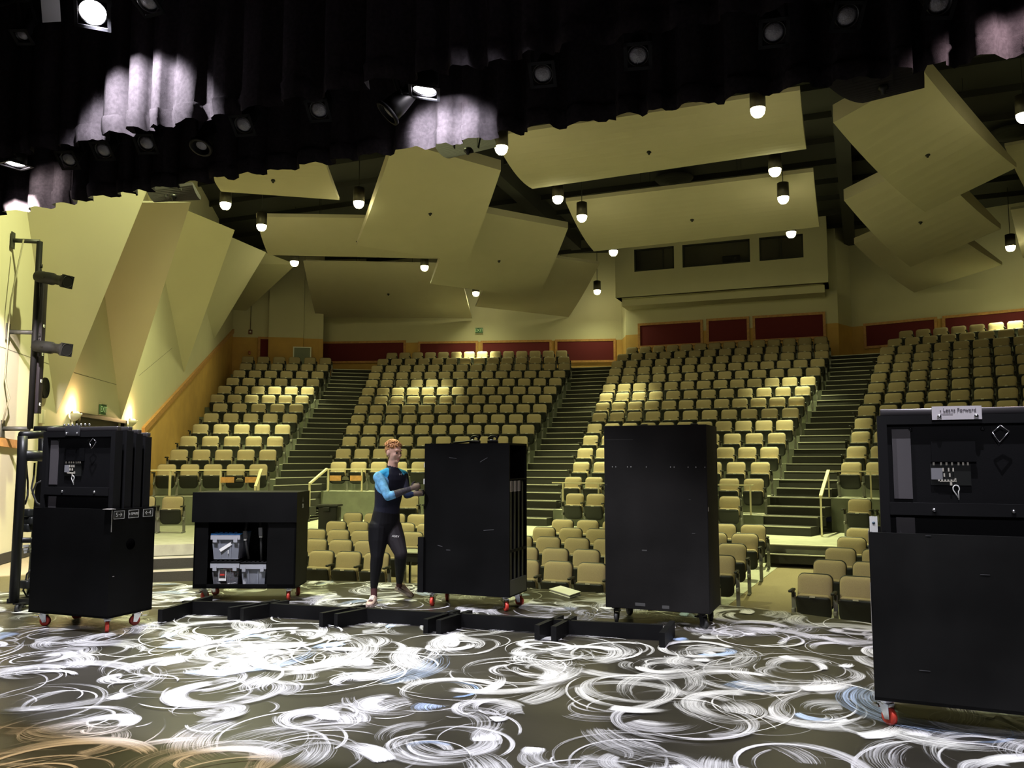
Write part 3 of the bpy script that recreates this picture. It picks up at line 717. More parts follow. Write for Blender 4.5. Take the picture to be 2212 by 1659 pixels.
# ================================================================== ACOUSTIC CLOUDS
def cloud(corners, sag, th, label, m=None):
    NL, NR, FR, FL = [onz(x, y, 1.6+(z-1.6)*1.05) for x, y, z in corners]; c0 = (NL+NR+FR+FL)/4
    t = thing('acoustic_cloud', c0, 0, label, 'acoustic cloud', 'acoustic clouds under the ceiling')
    N = 12; vs = []; fs = []
    for i in range(N+1):
        v = i/N; dz = -sag*4*v*(1-v)
        for P, Q in ((NL, FL), (NR, FR)):
            p = P+(Q-P)*v; vs.append(p+Vector((0, 0, dz))-c0)
    for i in range(N+1):
        v = i/N; h = th[0]+(th[1]-th[0])*v
        for P, Q in ((NL, FL), (NR, FR)):
            p = P+(Q-P)*v; vs.append(p+Vector((0, 0, h))-c0)
    o = 2*(N+1)
    for i in range(N):
        fs += [(2*i+1, 2*i, 2*i+2, 2*i+3), (o+2*i, o+2*i+1, o+2*i+3, o+2*i+2), (2*i, o+2*i, o+2*i+2, 2*i+2), (2*i+1, 2*i+3, o+2*i+3, o+2*i+1)]
    fs += [(0, 1, o+1, o), (2*N+1, 2*N, o+2*N, o+2*N+1)]
    b = MB(); b.add(vs, fs); ob = b.build('panel', m or M_cloud, t)
    b = MB(); cz = Vector((0, 0, -sag))
    b.lathe([(.0, -.07), (.025, -.06), (.03, -.03), (.06, -.012), (.06, .03)], 14, M=Matrix.Translation(cz)); b.build('sprinkler_head', M_blackmetal, t)
    b = MB()
    for P, Q in ((NL, FR), (NR, FL)):
        p = P+(Q-P)*.3-c0; b.bar(p, p+Vector((0, 0, ZC+.03-p.z-c0.z)), .012); p = P+(Q-P)*.7-c0; b.bar(p, p+Vector((0, 0, ZC+.03-p.z-c0.z)), .012)
    b.build('hanger_wires', M_steel, t)
    return t
cloud([(1066,294,9.4),(1728,195,9.4),(1742,322,8.75),(1150,408,8.75)], .22, (.10, .06), 'widest front acoustic cloud, long slanted panel at top centre')
cloud([(1222,436,9.35),(1757,371,9.35),(1770,490,8.5),(1283,543,8.5)], .16, (.12, .06), 'wide acoustic cloud directly above the control booth windows')
cloud([(440,335,9.4),(702,348,9.4),(733,432,8.7),(478,414,8.7)], .10, (.10, .08), 'small front left cloud with its top cut by the valance')
cloud([(553,468,9.3),(960,474,9.3),(988,560,8.6),(580,551,8.6)], .12, (.12, .06), 'long left cloud partly behind the large tilted square one')
cloud([(655,564,9.2),(990,570,9.2),(1020,688,7.8),(683,685,7.8)], .10, (.04, .03), 'dim rear left cloud just above the long maroon panel')
cloud([(852,303,9.4),(1082,368,9.4),(1007,567,8.0),(770,530,8.0)], .12, (.30, .10), 'large tilted square cloud left of centre, nearest of its three')
cloud([(985,448,9.2),(1227,493,9.2),(1160,643,7.9),(930,613,7.9)], .12, (.22, .08), 'tilted square cloud left of centre, middle of its three')
cloud([(1080,540,9.0),(1295,570,9.0),(1228,685,7.8),(1027,662,7.8)], .10, (.10, .06), 'tilted dim cloud above the EXIT sign, rearmost of its three')
cloud([(1800,265,8.9),(1996,155,9.5),(2196,362,8.7),(1998,458,8.2)], .16, (.42, .12), 'large tilted square cloud at upper right, nearest of its three')
cloud([(1823,433,9.0),(2005,345,9.2),(2162,495,8.2),(1967,577,8.0)], .14, (.34, .16), 'tilted square cloud at right, middle of its three')
cloud([(1845,527,9.0),(2010,460,9.0),(2165,572,7.9),(1975,632,7.8)], .12, (.22, .10), 'tilted dim cloud at right, rearmost of its three')
cloud([(2170,316,9.4),(2420,270,9.4),(2450,370,9.0),(2235,440,9.0)], .12, (.08, .06), 'far right cloud cut by the picture edge, upper one')
cloud([(2183,453,9.2),(2420,420,9.2),(2440,540,8.6),(2215,575,8.6)], .12, (.08, .06), 'far right cloud cut by the picture edge, lower one')
M_dk = mat('unlit_cloud_paint', (.022, .019, .019), .8)  # cloud panels without light, their shade put into a darker colour
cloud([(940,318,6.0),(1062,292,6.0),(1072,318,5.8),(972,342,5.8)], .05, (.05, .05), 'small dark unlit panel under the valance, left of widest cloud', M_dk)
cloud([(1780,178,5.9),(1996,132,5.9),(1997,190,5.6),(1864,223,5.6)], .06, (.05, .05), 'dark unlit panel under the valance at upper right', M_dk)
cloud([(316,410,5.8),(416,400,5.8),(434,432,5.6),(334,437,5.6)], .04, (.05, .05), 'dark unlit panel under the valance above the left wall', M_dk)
# ================================================================== PENDANT DOWNLIGHTS
M_bulb = glow('lamp_bulb', (1.0, .90, .50), 26.0)
M_can = mat('dark_bronze_can', (.05, .045, .035), .4, .5)
PEND = [(487,443,'pendant downlight at far left above the bright wall fin'),(775,440,'pendant downlight left of the large tilted square cloud'),(565,490,'pendant downlight over the far-left block, body and cord against the cloud'),(636,568,'pendant downlight at the left end of the dim rear cloud'),
 (1083,322,'pendant downlight at left end of the widest front cloud'),(1205,430,'pendant downlight between the two wide clouds, left one'),(1257,470,'pendant downlight on a cord at left end of the booth cloud'),(917,578,'pendant downlight at left tip of the middle tilted cloud'),
 (1028,634,'pendant downlight between two dim rear clouds'),(1325,545,'pendant downlight left of the control booth windows'),(1290,630,'pendant downlight close to the back wall right of EXIT'),(1637,240,'nearest pendant downlight, in front of the widest cloud'),
 (1674,370,'pendant downlight between the two wide clouds, right one'),(1692,430,'pendant downlight on a cord at right end of the booth cloud'),(1709,505,'pendant downlight right in front of the booth windows'),(2183,535,'pendant downlight at far right near the picture edge, lower'),(2212,252,'pendant downlight at the right picture edge, higher'),(1925,700,None),(2160,600,None)]
for (x, y, lab) in PEND:
    if lab is None: continue
    p = onz(x, y, 8.95)
    t = thing('pendant_downlight', p, 0, lab, 'pendant light', 'pendant downlights over the seats')
    MB().lathe([(.11, .48), (.16, .46), (.165, .05), (.155, .05), (.15, .3), (.0, .3)], 20).build('housing', M_can, t)
    MB().bar((0, 0, .46), (0, 0, ZC-8.95), .018).build('cord', M_steel, t)
    b = MB(); b.lathe([(.15, .06), (.155, .02), (.135, -.06), (.085, -.12), (.0, -.14)], 18); b.build('bulb', M_bulb, t)
    spot(p+Vector((0, 0, -.16)), p+Vector((0, 0, -3)), HOUSE_SPOT, HOUSE, 42, 1.0, .10)
    point(p+Vector((0, 0, -.2)), HOUSE_POINT, HOUSE, .12)
    spot(p+Vector((0, 0, -.17)), p+Vector((0, 0, -3)), HOUSE_WIDE, HOUSE, 135, 1.0, .12)
# ================================================================== STAGE DRAPES
def drape(name, Y, x0, x1, z0, z1, seed, label, m=None, amp=1.0):
    rnd = random.Random(seed); pts = []; x = x0
    while x < x1:
        w = rnd.uniform(.24, .50); dp = rnd.uniform(.07, .15)*amp
        for f, yy in ((0, 0), (.06, -.35), (.14, -.9), (.3, -1.05), (.5, -1.0), (.62, -.85), (.70, -.3), (.80, .05), (.9, .1)):
            pts.append((x+w*f, Y+dp*yy+rnd.uniform(-.008, .008)*amp))
        x += w
    t = thing(name, (0, 0, 0), 0, label, 'curtain', 'black drapes over the stage')
    hz = z0+.16
    b = MB(); n = len(pts); zs = [z1, (z1+hz)/2, hz+.5, hz]
    vs = []; 
    off = [rnd.uniform(-.01, .01) for _ in pts]
    for j, z in enumerate(zs):
        for i, (px, py) in enumerate(pts): vs.append((px+off[i]*j*.5, py, z))
    fs = [(j*n+i, j*n+i+1, (j+1)*n+i+1, (j+1)*n+i) for j in range(len(zs)-1) for i in range(n-1)]
    b.add(vs, fs, 0, True)
    mm = m or M_velour
    b.build('cloth', mm, t)
    h = MB(); vs = []
    for z, dy in ((hz+.012, -.008), (hz-.02, -.02), (hz-.1, -.012), (z0, -.002)):
        for i, (px, py) in enumerate(pts): vs.append((px+off[i]*2, py+dy+rnd.uniform(-.012, .012)*amp, z+(rnd.uniform(-.015, .015) if z == z0 else 0)))
    fs = [(j*n+i, j*n+i+1, (j+1)*n+i+1, (j+1)*n+i) for j in range(3) for i in range(n-1)]
    h.add(vs, fs, 0, True); h.build('hem', mm, t)
    return t
drape('stage_valance', 7.42, -6.2, 15.0, 4.80, 9.6, 3, 'long black pleated valance hanging across the stage front')
drape('stage_border', 6.0, -5.1, 12.0, 4.80, 9.6, 5, 'black pleated border nearer the viewer, lit at upper left')
drape('stage_border', 4.6, -3.0, 9.0, 5.6, 9.6, 9, 'unseen black drape added above the viewer to shade the floor', amp=.12)  # added out of view to cut the cool wash along a straight line
# ================================================================== OVERHEAD STAGE LIGHTING
def batten(Y, z, label):
    t = thing('light_batten', (0, Y, z), 0, label, 'pipe', 'lighting pipes over the stage')
    MB().tube([(-4.4, 0, 0), (14, 0, 0)], .025, 8).build('pipe', M_blackmetal, t)
    b = MB(); b.box((4.8, .06, .14), (18.4, .07, .1)); b.build('raceway', M_blackmetal, t)
    for x in range(-4, 14, 3): MB().bar((x, 0, 0), (x, 0, ZC-z), .012).build('hanger', M_steel, t)
batten(6.9, 5.62, 'lighting pipe just in front of the valance'); batten(5.35, 6.05, 'lighting pipe in front of the nearer border')
M_lens = mat('prismatic_lens', (.17, .165, .185), .35, bump=.6, bscale=90)
M_lit = glow('lit_lens', (1.0, .93, 1.0), 60.0)
def can(px, py, Y, target, label, lit=False, square=True, r=.095, flap=False):
    p = ony(px, py, Y); tgt = Vector(target); d = (tgt-p).normalized()
    t = thing('stage_light', p, 0, label, 'stage light', 'stage lights on the pipes')
    q = d.to_track_quat('Z', 'Y').to_matrix().to_4x4()
    b = MB(); b.lathe([(.04, -.36), (.075, -.33), (r*.85, -.22), (r, -.1), (r, .0), (r*.92, .0), (r*.9, -.03)], 20, M=q); b.build('body', M_blackmetal, t)
    b = MB(); b.lathe([(r*.9, -.02), (r*.6, .0), (0, .012)], 20, M=q); b.build('lens', M_lit if lit else M_lens, t)
    if square:
        b = MB()
        for i in range(4):
            M = q @ Matrix.Rotation(i*PI/2, 4, 'Z'); b.box((r+.012, 0, .012), (.03, 2*r+.05, .012), 0, M)
        b.build('filter_frame', mat('filter_frame', (.006, .006, .007), .6, spec=.08), t)
    else:
        b = MB(); b.lathe([(r+.03, 0), (r+.03, .03), (r, .03), (r, 0)], 20, M=q); b.build('filter_frame', mat('filter_frame', (.006, .006, .007), .6, spec=.08), t)
    zt = (5.62 if Y > 6.5 else 6.05)-p.z
    b = MB(); c = d*-.18; s = d.cross(Vector((0, 0, 1)))
    s = s.normalized() if s.length > .05 else Vector((1, 0, 0)); top = Vector((0, c.y*0, zt))
    for e in (-1, 1): b.bar(c+s*(r+.02)*e, Vector((s.x*(r+.02)*e*.8, s.y*.05*e, zt-.08)), .03, .008)
    b.bar(Vector((s.x*(r+.03), s.y*.05, zt-.08)), Vector((-s.x*(r+.03), -s.y*.05, zt-.08)), .03, .008); b.bar(Vector((0, 0, zt-.09)), Vector((0, 0, zt+.04)), .04)
    b.build('yoke', M_blackmetal, t)
    if flap:
        b = MB(); M = q @ Matrix.Translation((-r-.2, .0, .10)) @ Matrix.Rotation(R(-60), 4, 'Y'); b.box((0, 0, 0), (.005, .22, .16), 0, M); b.build('barn_door', mat('grey_flap', (.1, .1, .1), .5), t)
    return p
for (x, y, tx, lab) in ((688,238,.8,'unlit stage light on the front pipe, third to the left of the lit centre lamp'),(525,270,-.3,'unlit stage light below the nearer border, right of its open ring neighbour'),(315,310,-1,'unlit stage light below the brightest part of the nearer border'),
        (222,325,-2,'thin edge-on stage light, second from left above the far left lamp'),(147,345,-2.5,'thin edge-on stage light nearest the far left lit lamp'),(1172,160,3,'unlit stage light with square frame, first right of the lit centre lamp'),
        (1378,120,4,'unlit stage light with square frame, second right of the lit centre lamp'),(1672,70,4.8,'unlit stage light with square frame, above the nearest pendant'),(1830,35,6.5,'unlit stage light turned sideways near the top right'),(2030,6,7,'unlit stage light cut by the top picture edge at right')):
    can(x, y, 6.86, (tx, 2.2, 0), lab)
can(435, 315, 6.86, (-1.5, 4.2, 0), 'open ringed stage light without lens shine, below the nearer border', square=False)
can(840, 242, 6.86, (-2.4, 5.2, 1.5), 'open ringed stage light left of the lit centre lamp', square=False, r=.11)
can(318, 6, 5.3, (-1.0, 2, 0), 'unlit stage light cut by the top edge, right of the brightest lamp')
can(48, 78, 5.3, (-1.5, 2.5, 0), 'small dark stage light left of the brightest lamp', r=.06)
# a further lamp hangs just outside the right edge of the picture
spot((6.35, 6.86, 5.15), (6.0, 7.5, 4.15), 260, (1.0, .78, .80), 110, .3, .06)
LP1 = can(917, 197, 6.86, (.4, 6.6, 0), 'lit stage light in front of the valance at centre', True, r=.125)
LP2 = can(33, 355, 6.86, (-4.9, 6.9, 0), 'lit stage light at the far left picture edge', True, r=.125)
LP3 = can(200, 27, 5.3, (1.4, 2.2, 0), 'brightest lit stage light at the upper left corner', True, r=.125, flap=True)
def lamp(P, spill, tilt, deg0, beam, tgt, col, deg, blend=.15):
    spot(P+Vector((0, -.02, -.03)), (P.x, P.y+tilt[0], P.z-tilt[1]), spill, col, deg0, .35, .06)      # spill on the drape beside it
    if beam: spot(P+Vector((0, -.02, -.03)), tgt, beam, col, deg, blend, .06)
lamp(LP1, 520, (1, .3), 84, 60, (1.4, 9.2, 0), COOL, 52, .6)
lamp(LP2, 90, (1, .2), 80, 6000, (-8.3, 9.9, 1.0), (1.0, .88, .84), 50)
lamp(LP3, 1500, (.7, 1), 95, 2000, (.35, 5.35, 0), COOL, 32)
# ================================================================== FITTINGS ON THE LEFT WALL
M_plaster = mat('plaster_white', (.62, .58, .44), .7)
def sconce(px, py, lit, label):
    c = onw(px, py, .02); t = thing('wall_sconce', c, math.atan2(WN.y, WN.x), label, 'wall lamp', 'wall sconces on the left wall')
    b = MB(); n = 14
    prof = [(.02, -.16), (.07, -.14), (.13, -.08), (.17, 0), (.16, 0), (.12, -.06), (.02, -.12)]
    vs = []; fs = []
    for r_, z in prof:
        for k in range(n+1):
            a = -PI/2+PI*k/n; vs.append((r_*math.cos(a), r_*math.sin(a), z))
    for i in range(len(prof)-1):
        for k in range(n): fs.append((i*(n+1)+k, i*(n+1)+k+1, (i+1)*(n+1)+k+1, (i+1)*(n+1)+k))
    b.add(vs, fs, 0, True); b.build('bowl', M_plaster, t)
    MB().box((.01, 0, -.1), (.03, .08, .3)).build('back_plate', M_plaster, t)
    if lit:
        MB().ball((.08, 0, -.01), .045, seg=10).build('bulb', glow('warm_bulb', (1, .75, .4), 30), t)
        point(c+WN*.13+Vector((0, 0, .09)), SCONCE_E, (1.0, .66, .30), .03)
sconce(157, 893, True, 'lit wall sconce left of the exit door'); sconce(281, 908, True, 'lit wall sconce right of the exit door')
sconce(395, 762, False, 'unlit wall sconce on the wall above the ochre dado'); sconce(476, 688, False, 'unlit wall sconce farthest up the left wall')
c = onw(92, 838, .02); t = thing('wall_clock', c, math.atan2(WN.y, WN.x), 'round black rimmed wall clock behind the lighting pole', 'clock')
Mx = Matrix.Rotation(PI/2, 4, 'Y'); MB().lathe([(.17, 0), (.185, .03), (.18, .06), (.165, .05)], 28, M=Mx).build('rim', M_black, t); MB().lathe([(.166, 0), (.166, .035), (0, .035)], 28, M=Mx, smooth=False).build('face', M_white, t)
b = MB(); b.bar((.045, 0, 0), (.045, -.05, .08), .012); b.build('hour_hand', M_black, t); b = MB(); b.bar((.05, 0, 0), (.05, .11, -.06), .009); b.build('minute_hand', M_black, t)
c = onw(88, 900, .02); t = thing('wall_box', c, math.atan2(WN.y, WN.x), 'small cream box on the wall under the clock', 'wall box'); MB().bbox((0.02, 0, 0), (.06, .16, .24), .01).build('housing', M_plaster, t)
def exit_sign(c, rz, label, w=.34, h=.24):
    t = thing('exit_sign', c, rz, label, 'exit sign')
    MB().bbox((0, 0, 0), (w, .05, h), .008).build('housing', mat('sign_green', (.03, .10, .045), .5), t)
    text('lettering', 'EXIT', h*.8, glow('sign_letters', (.45, .7, .4), .12), t, (0, -.028, 0), (PI/2, 0, 0))
    f = MB(); f.box((0, -.01, -h/2-.006), (w+.02, .05, .014)); f.box((0, -.01, h/2+.006), (w+.02, .05, .014)); f.build('frame', mat('sign_frame', (.4, .42, .3), .4), t)
p, n = Bp
exit_sign(onwall(1035, 714, p+n*.05, n), math.atan2(n.y, n.x)+PI/2, 'small green EXIT sign on the back wall')
exit_sign(onw(222, 885, .05), math.atan2(WN.y, WN.x)+R(84), 'small green EXIT sign over the left door', .30, .22)
M_spotblk = mat('darkened_black_enamel', (.004, .004, .0045), .6, spec=.15)  # black enamel darkened in place of shade on the boom
# vertical lighting boom
BO = .42; pc = onw(74, 750, BO); bx, by = pc.x, pc.y
def zof(px, py): return onw(px, py, BO).z
zt, zb_ = zof(76, 515), zof(62, 926)
t = thing('lighting_boom', (bx, by, 0), math.atan2(WN.y, WN.x), 'black vertical lighting pole standing off the left stage wall', 'lighting pole')
MB().tube([(0, 0, zb_), (0, 0, zt)], .045, 10).build('pole', M_spotblk, t)
for z in (zt, zof(70, 716), zb_):
    b = MB(); b.tube([(0, 0, z), (-BO+.02, 0, z)], .035, 8); b.box((-BO+.03, 0, z), (.02, .12, .26)); b.build('wall_bracket', mat('grey_bracket', (.03, .03, .026), .5), t)
zr0, zr1 = zof(72, 893), zof(76, 580)
MB().bbox((.02, .13, (zr0+zr1)/2), (.12, .17, zr1-zr0), .01).build('raceway', mat('raceway_black', (.010, .008, .011), .5, spec=.2), t)
for (yy, nn) in ((700, '13'), (763, '14'), (822, '15'), (873, '16')):
    z = zof(74, yy); MB().box((.082, .13, z), (.004, .06, .045)).build('number_plate', M_white, t)
    text('number', nn, .04, M_black, t, (.0855, .13, z), (PI/2, 0, PI/2))
b = MB(); b.tube([(-.2, -.1, zt), (-.33, -.12, zt-1), (-.36, -.1, zt-2.2), (-.3, -.05, zt-2.5), (-.36, -.1, zt-2.9)], .012, 6); b.build('cable', mat('tan_cable', (.2, .18, .12), .6), t)
for (x0, y0, x1, y1, lab) in ((88, 598, 147, 609, 'upper long black spotlight on the left lighting pole'), (84, 748, 145, 756, 'lower long black spotlight on the left lighting pole')):
    d = (Vector((bx, by))-Vector((4.6, 0))); dd = -d.x*sw+d.y*cw
    a, e = at(x0, y0, dd-.15), at(x1, y1, dd-.35); ax = (e-a).normalized(); Lb = (e-a).length
    t = thing('spotlight', a, 0, lab, 'stage light', 'spotlights on the lighting pole')
    q = ax.to_track_quat('Z', 'Y').to_matrix().to_4x4()
    MB().lathe([(.05, -.1), (.09, -.06), (.095, Lb*.45), (.075, Lb*.5), (.075, Lb*.78), (.095, Lb*.8), (.10, Lb), (.085, Lb), (.08, Lb*.85), (0, Lb*.85)], 16, M=q).build('barrel', M_spotblk, t)
    MB().box((0, 0, Lb*.97), (.2, .2, .03), 0, q).build('filter_frame', M_spotblk, t)
    b = MB(); b.tube([(0, 0, .12), (0, 0, -.16)], .012, 6); b.tube([(0, 0, .14), (0, 0, .2)], .02, 6); b.build('knob', M_spotblk, t)
    b = MB(); s = ax.cross(Vector((0, 0, 1))).normalized(); pp = Vector((bx, by, a.z))-a
    for e_ in (-1, 1): b.bar(ax*.2+s*.1*e_, pp+s*.05*e_, .03, .01)
    b.build('yoke', M_spotblk, t)
# ================================================================== ROLLING CASES
def caster(t, x, y, h, rz, red=True, r=.05):
    c = MB(); c.box((0, 0, h-.006), (.09, .09, .012)); c.lathe([(.03, h-.03), (.03, h-.01)], 12)
    M = Matrix.Rotation(rz, 4, 'Z')
    for e in (-1, 1):
        c.add([(e*.022, .035, h-.025), (e*.022, -.04, h-.025), (e*.022, -.045, r*.8), (e*.022, -.01, r*.7)], [(0, 1, 2, 3)], 0)
        c.add([(e*.025, .035, h-.025), (e*.025, -.04, h-.025), (e*.025, -.045, r*.8), (e*.025, -.01, r*.7)], [(3, 2, 1, 0)], 0)
    c.box((0, -.0, h-.028), (.055, .08, .01)); c.box((.0, .06, h-.05), (.05, .05, .012))
    c.v = [M @ v for v in c.v]
    o = c.build('caster', M_chrome if red else M_blackmetal, t, (x, y, 0))
    w = MB(); Mw = M @ Matrix.Translation((0, -.025, r)) @ Matrix.Rotation(PI/2, 4, 'Y')
    w.lathe([(.0, -.016), (r*.5, -.016), (r*.8, -.017), (r, -.013), (r, .013), (r*.8, .017), (r*.5, .016), (0, .016)], 20, M=Mw)
    w.build('wheel', M_red if red else M_rubber, o)
    return o
def openbox(mb, w, d, z0, z1, th=.02, mi=0):
    """four walls and a bottom, open on top; front face on y = 0, depth towards +y"""
    mb.box((w/2, th/2, (z0+z1)/2), (w, th, z1-z0), mi); mb.box((w/2, d-th/2, (z0+z1)/2), (w, th, z1-z0), mi)
    mb.box((th/2, d/2, (z0+z1)/2), (th, d-2*th, z1-z0), mi); mb.box((w-th/2, d/2, (z0+z1)/2), (th, d-2*th, z1-z0), mi)
    mb.box((w/2, d/2, z0+th/2), (w, d, th), mi)
def four(t, w, d, h, red=True, rots=(.5, -.7, .9, 2.2), inset=.09):
    for (x, y), a in zip(((inset, inset), (w-inset, inset), (w-inset, d-inset), (inset, d-inset)), rots): caster(t, x, y, h, a, red)
M_strip = mat('grey_strip', (.085, .078, .085), .5)
M_panelblk = mat('panel_black', (.007, .007, .008), .5, spec=.15, bump=.05, bscale=120)
M_bezel = mat('bezel_black', (.010, .010, .011), .5, spec=.15)
def led_panel(loc, w, z0, z1, label, detail=True, th=.085, bar=True):
    t = thing('display_panel', loc, 0, label, 'video panel', 'flat video panels standing in the carts')
    f = MB(); e = .055; h = z1-z0
    f.box((e/2, th/2, z0+h/2), (e, th, h)); f.box((w-e/2, th/2, z0+h/2), (e, th, h)); f.box((w/2, th/2, z1-e/2), (w-2*e, th, e)); f.box((w/2, th/2, z0+e/2), (w-2*e, th, e))
    f.build('panel_frame', M_bezel, t)
    MB().box((w/2, th*.62, z0+h/2), (w-2*e, th*.6, h-2*e)).build('back_plate', M_panelblk, t)
    if bar: MB().bbox((w/2+.01, th*.5, z1+.022), (w*.98, .05, .042), .008).build('top_bar', mat('brushed_bar', (.16, .15, .16), .32, .8), t)
    if not detail: return t
    MB().box((.135, .024, 1.575), (.105, .01, .43)).build('side_strip', M_strip, t); MB().box((.14, .024, 1.19), (.105, .01, .11)).build('side_strip', M_strip, t)
    MB().box((w/2, .008, 1.30), (w-2*e, .03, .075)).build('crossbar', M_bezel, t)
    for x in (.30, .72):
        MB().ball((x, -.008, 1.295), .013, seg=10).build('screw', M_chrome, t)
    b = MB(); b.box((.42, .018, 1.655), (.24, .012, .115)); b.box((.42, .012, 1.595), (.25, .012, .012)); b.build('recess', mat('recess_black', (.006, .006, .007), .3), t)
    MB().box((.40, .02, 1.51), (.22, .004, .13)).build('circuit_board', mat('board_black', (.012, .013, .012), .4), t)
    b = MB()
    for x in (.31, .35, .38, .41, .445, .47, .495): b.box((x, .0145, 1.576), (.010, .008, .018))
    for x, z in ((.36, 1.54), (.39, 1.54), (.415, 1.54), (.365, 1.508), (.395, 1.508)): b.box((x, .0145, z), (.008, .008, .022))
    for i in range(6): b.box((.335+.017*i, .0145, 1.475), (.010, .008, .010))
    b.box((.385, .0145, 1.468), (.09, .006, .004)); b.box((.425, .0145, 1.478), (.008, .008, .02)); b.box((.40, .0145, 1.455), (.012, .008, .02))
    b.build('indicator_chips', mat('pale_chips', (.55, .52, .45), .5), t)
    MB().box((.325, .0145, 1.515), (.062, .008, .07)).build('chip_label', mat('grey_label', (.24, .24, .26), .5), t)
    b = MB(); pts = []
    for i in range(13):
        a = -PI*.25+PI*1.5*i/12; pts.append((.425+.017*math.cos(a), .0, 1.425+.022*math.sin(a)))
    pts = [(.437, 0, 1.36)]+pts+[(.437, 0, 1.37)]
    b.tube(pts, .0035, 6); b.build('tie_loop', M_white, t)
    b = MB(); q = [(.63, -.01, 1.765), (.675, -.012, 1.805), (.72, -.01, 1.77), (.665, -.012, 1.705)]
    for i in range(4): b.tube([q[i], q[(i+1) % 4]], .003, 6)
    b.build('wire_handle', M_chrome, t)
    for x, z in ((.19, 1.79), (.585, 1.79), (.47, 1.265), (.10, z1-.02)): MB().lathe([(.012, 0), (.012, .006)], 8, M=Matrix.Translation((x, .022, z)) @ Matrix.Rotation(PI/2, 4, 'X')).build('bolt', M_blackmetal, t)
    return t
# --- left cart
cx, cy, cwid, cdep = -2.79, 5.85, 1.0, .54
t = thing('panel_cart', (cx, cy, 0), R(1), 'black plywood panel cart at left with tall flat panels inside', 'cart')
b = MB(); openbox(b, cwid, cdep, .14, 1.14); b.build('case_body', M_blackply, t)
four(t, cwid, cdep, .14, rots=(1.9, .8, -.4, 2.4))
for yy, s in ((.085, '5→'), (.26, '←SPARE'), (.44, '←4')):
    p = MB(); p.box((cwid+.002, yy, 1.085), (.003, .125, .075)); p.build('slot_label', mat('label_black', (.02, .02, .02), .5), t)
    fr_ = MB()
    for dy, dz, a, c in ((0, .036, .125, .004), (0, -.036, .125, .004), (.061, 0, .004, .075), (-.061, 0, .004, .075)): fr_.box((cwid+.0045, yy+dy, 1.085+dz), (.002, a, c))
    fr_.build('label_border', mat('pale_lines', (.5, .5, .48), .6), t)
    text('lettering', s, .055 if len(s) < 4 else .034, mat('pale_ink', (.6, .6, .58), .6), t, (cwid+.0045, yy, 1.085), (PI/2, 0, PI/2))
MB().lathe([(.0, .004), (.052, .004), (.052, 0)], 24, M=Matrix.Translation((cwid, .24, .80)) @ Matrix.Rotation(PI/2, 4, 'Y')).build('hand_hole', mat('hole_black', (.001, .001, .001), 1.0, spec=0.0), t)
b = MB(); b.box((cwid-.001, .004, 1.03), (.004, .008, .2)); b.box((cwid-.03, .0, 1.142), (.10, .06, .006)); b.box((cwid+.001, .05, .52), (.003, .02, .006)); b.build('chipped_edge', mat('bare_wood', (.4, .38, .35), .8), t)
led_panel((cx+.01, cy+.06, 0), .95, .17, 1.875, 'front flat video panel in the left cart, diamond wire handle at its corner')
for i, lab in enumerate(('second flat panel standing in the left cart, just behind the front one', 'third flat panel standing in the left cart, edge visible at right', 'rearmost flat panel standing in the left cart')):
    led_panel((cx+.025, cy+.18+.115*i, 0), .95, .17, 1.875-.025*i, lab, False, .08)
c = led_panel  # label plate on the left front panel's bar
t = thing('label_plate', (cx+.42, cy+.045, 1.885), 0, 'dark metal plate with two screws on top of the left front panel', 'plate')
MB().bbox((0, 0, -.005), (.19, .014, .10), .004).build('plate', mat('gunmetal', (.10, .10, .11), .35, .6), t)
for e in (-1, 1): MB().ball((e*.07, -.01, -.03), .012, seg=8).build('screw', M_chrome, t)
for i in range(7): MB().ball((-.16+.055*i, .04, .055), .012, seg=8).build('rivet', M_chrome, t)
# --- pipe rack to the left of it
def P8(px, py, d=8.75): return at(px, py, d)
base = onz(40, 1323, 0)
t = thing('pipe_rack', (base.x, base.y, 0), 0, 'black pipe rack on casters at the left edge, cables hanging in it', 'rack')
dR = (base-CAM); dR = -dR.x*sw+dR.y*cw
L = lambda px, py, dd=0: at(px, py, dR+dd)-Vector((base.x, base.y, 0))
MB().tube([L(30, 1299), L(48, 990), L(49, 942)], .05, 12).build('upright', M_blackmetal, t)
MB().tube([L(66, 1299, .75), L(92, 990, .75), L(93, 942, .75)], .05, 12).build('upright', M_blackmetal, t)
MB().tube([L(46, 940), L(110, 938, .4)], .045, 10).build('top_pipe', M_blackmetal, t); MB().tube([L(74, 929, .3), L(140, 927, .4)], .045, 10).build('top_pipe', M_blackmetal, t)
b = MB(); b.tube([L(52, 984), L(110, 986, .4)], .06, 10); b.build('cross_pipe', M_blackmetal, t)
MB().tube([L(46, 1167), L(110, 1167, .4)], .03, 10).build('cross_pipe', M_blackmetal, t)
b = MB(); b.bar(L(26, 1298), L(110, 1300, .4), .1, .05); b.bar(L(26, 1298), L(60, 1290, .75), .1, .05); b.build('base_bar', M_blackmetal, t)
bl = L(42, 1305); caster(t, bl.x, bl.y, .10, .4, False, .045)
bl = L(72, 1305, .6); caster(t, bl.x, bl.y, .10, 1.4, False, .045)
for pts in (((75, 1000), (73, 1030), (68, 1055), (78, 1085), (95, 1095)), ((96, 1035), (78, 1045), (70, 1065), (80, 1088), (96, 1096)), ((57, 1005), (60, 1040), (60, 1070), (54, 1090)), ((68, 1245), (55, 1262), (50, 1275), (58, 1288), (70, 1285)), ((70, 1228), (58, 1240), (56, 1252), (66, 1268))):
    MB().tube([L(x, y, .2) for x, y in pts], .010, 7).build('cable', M_rubber, t)
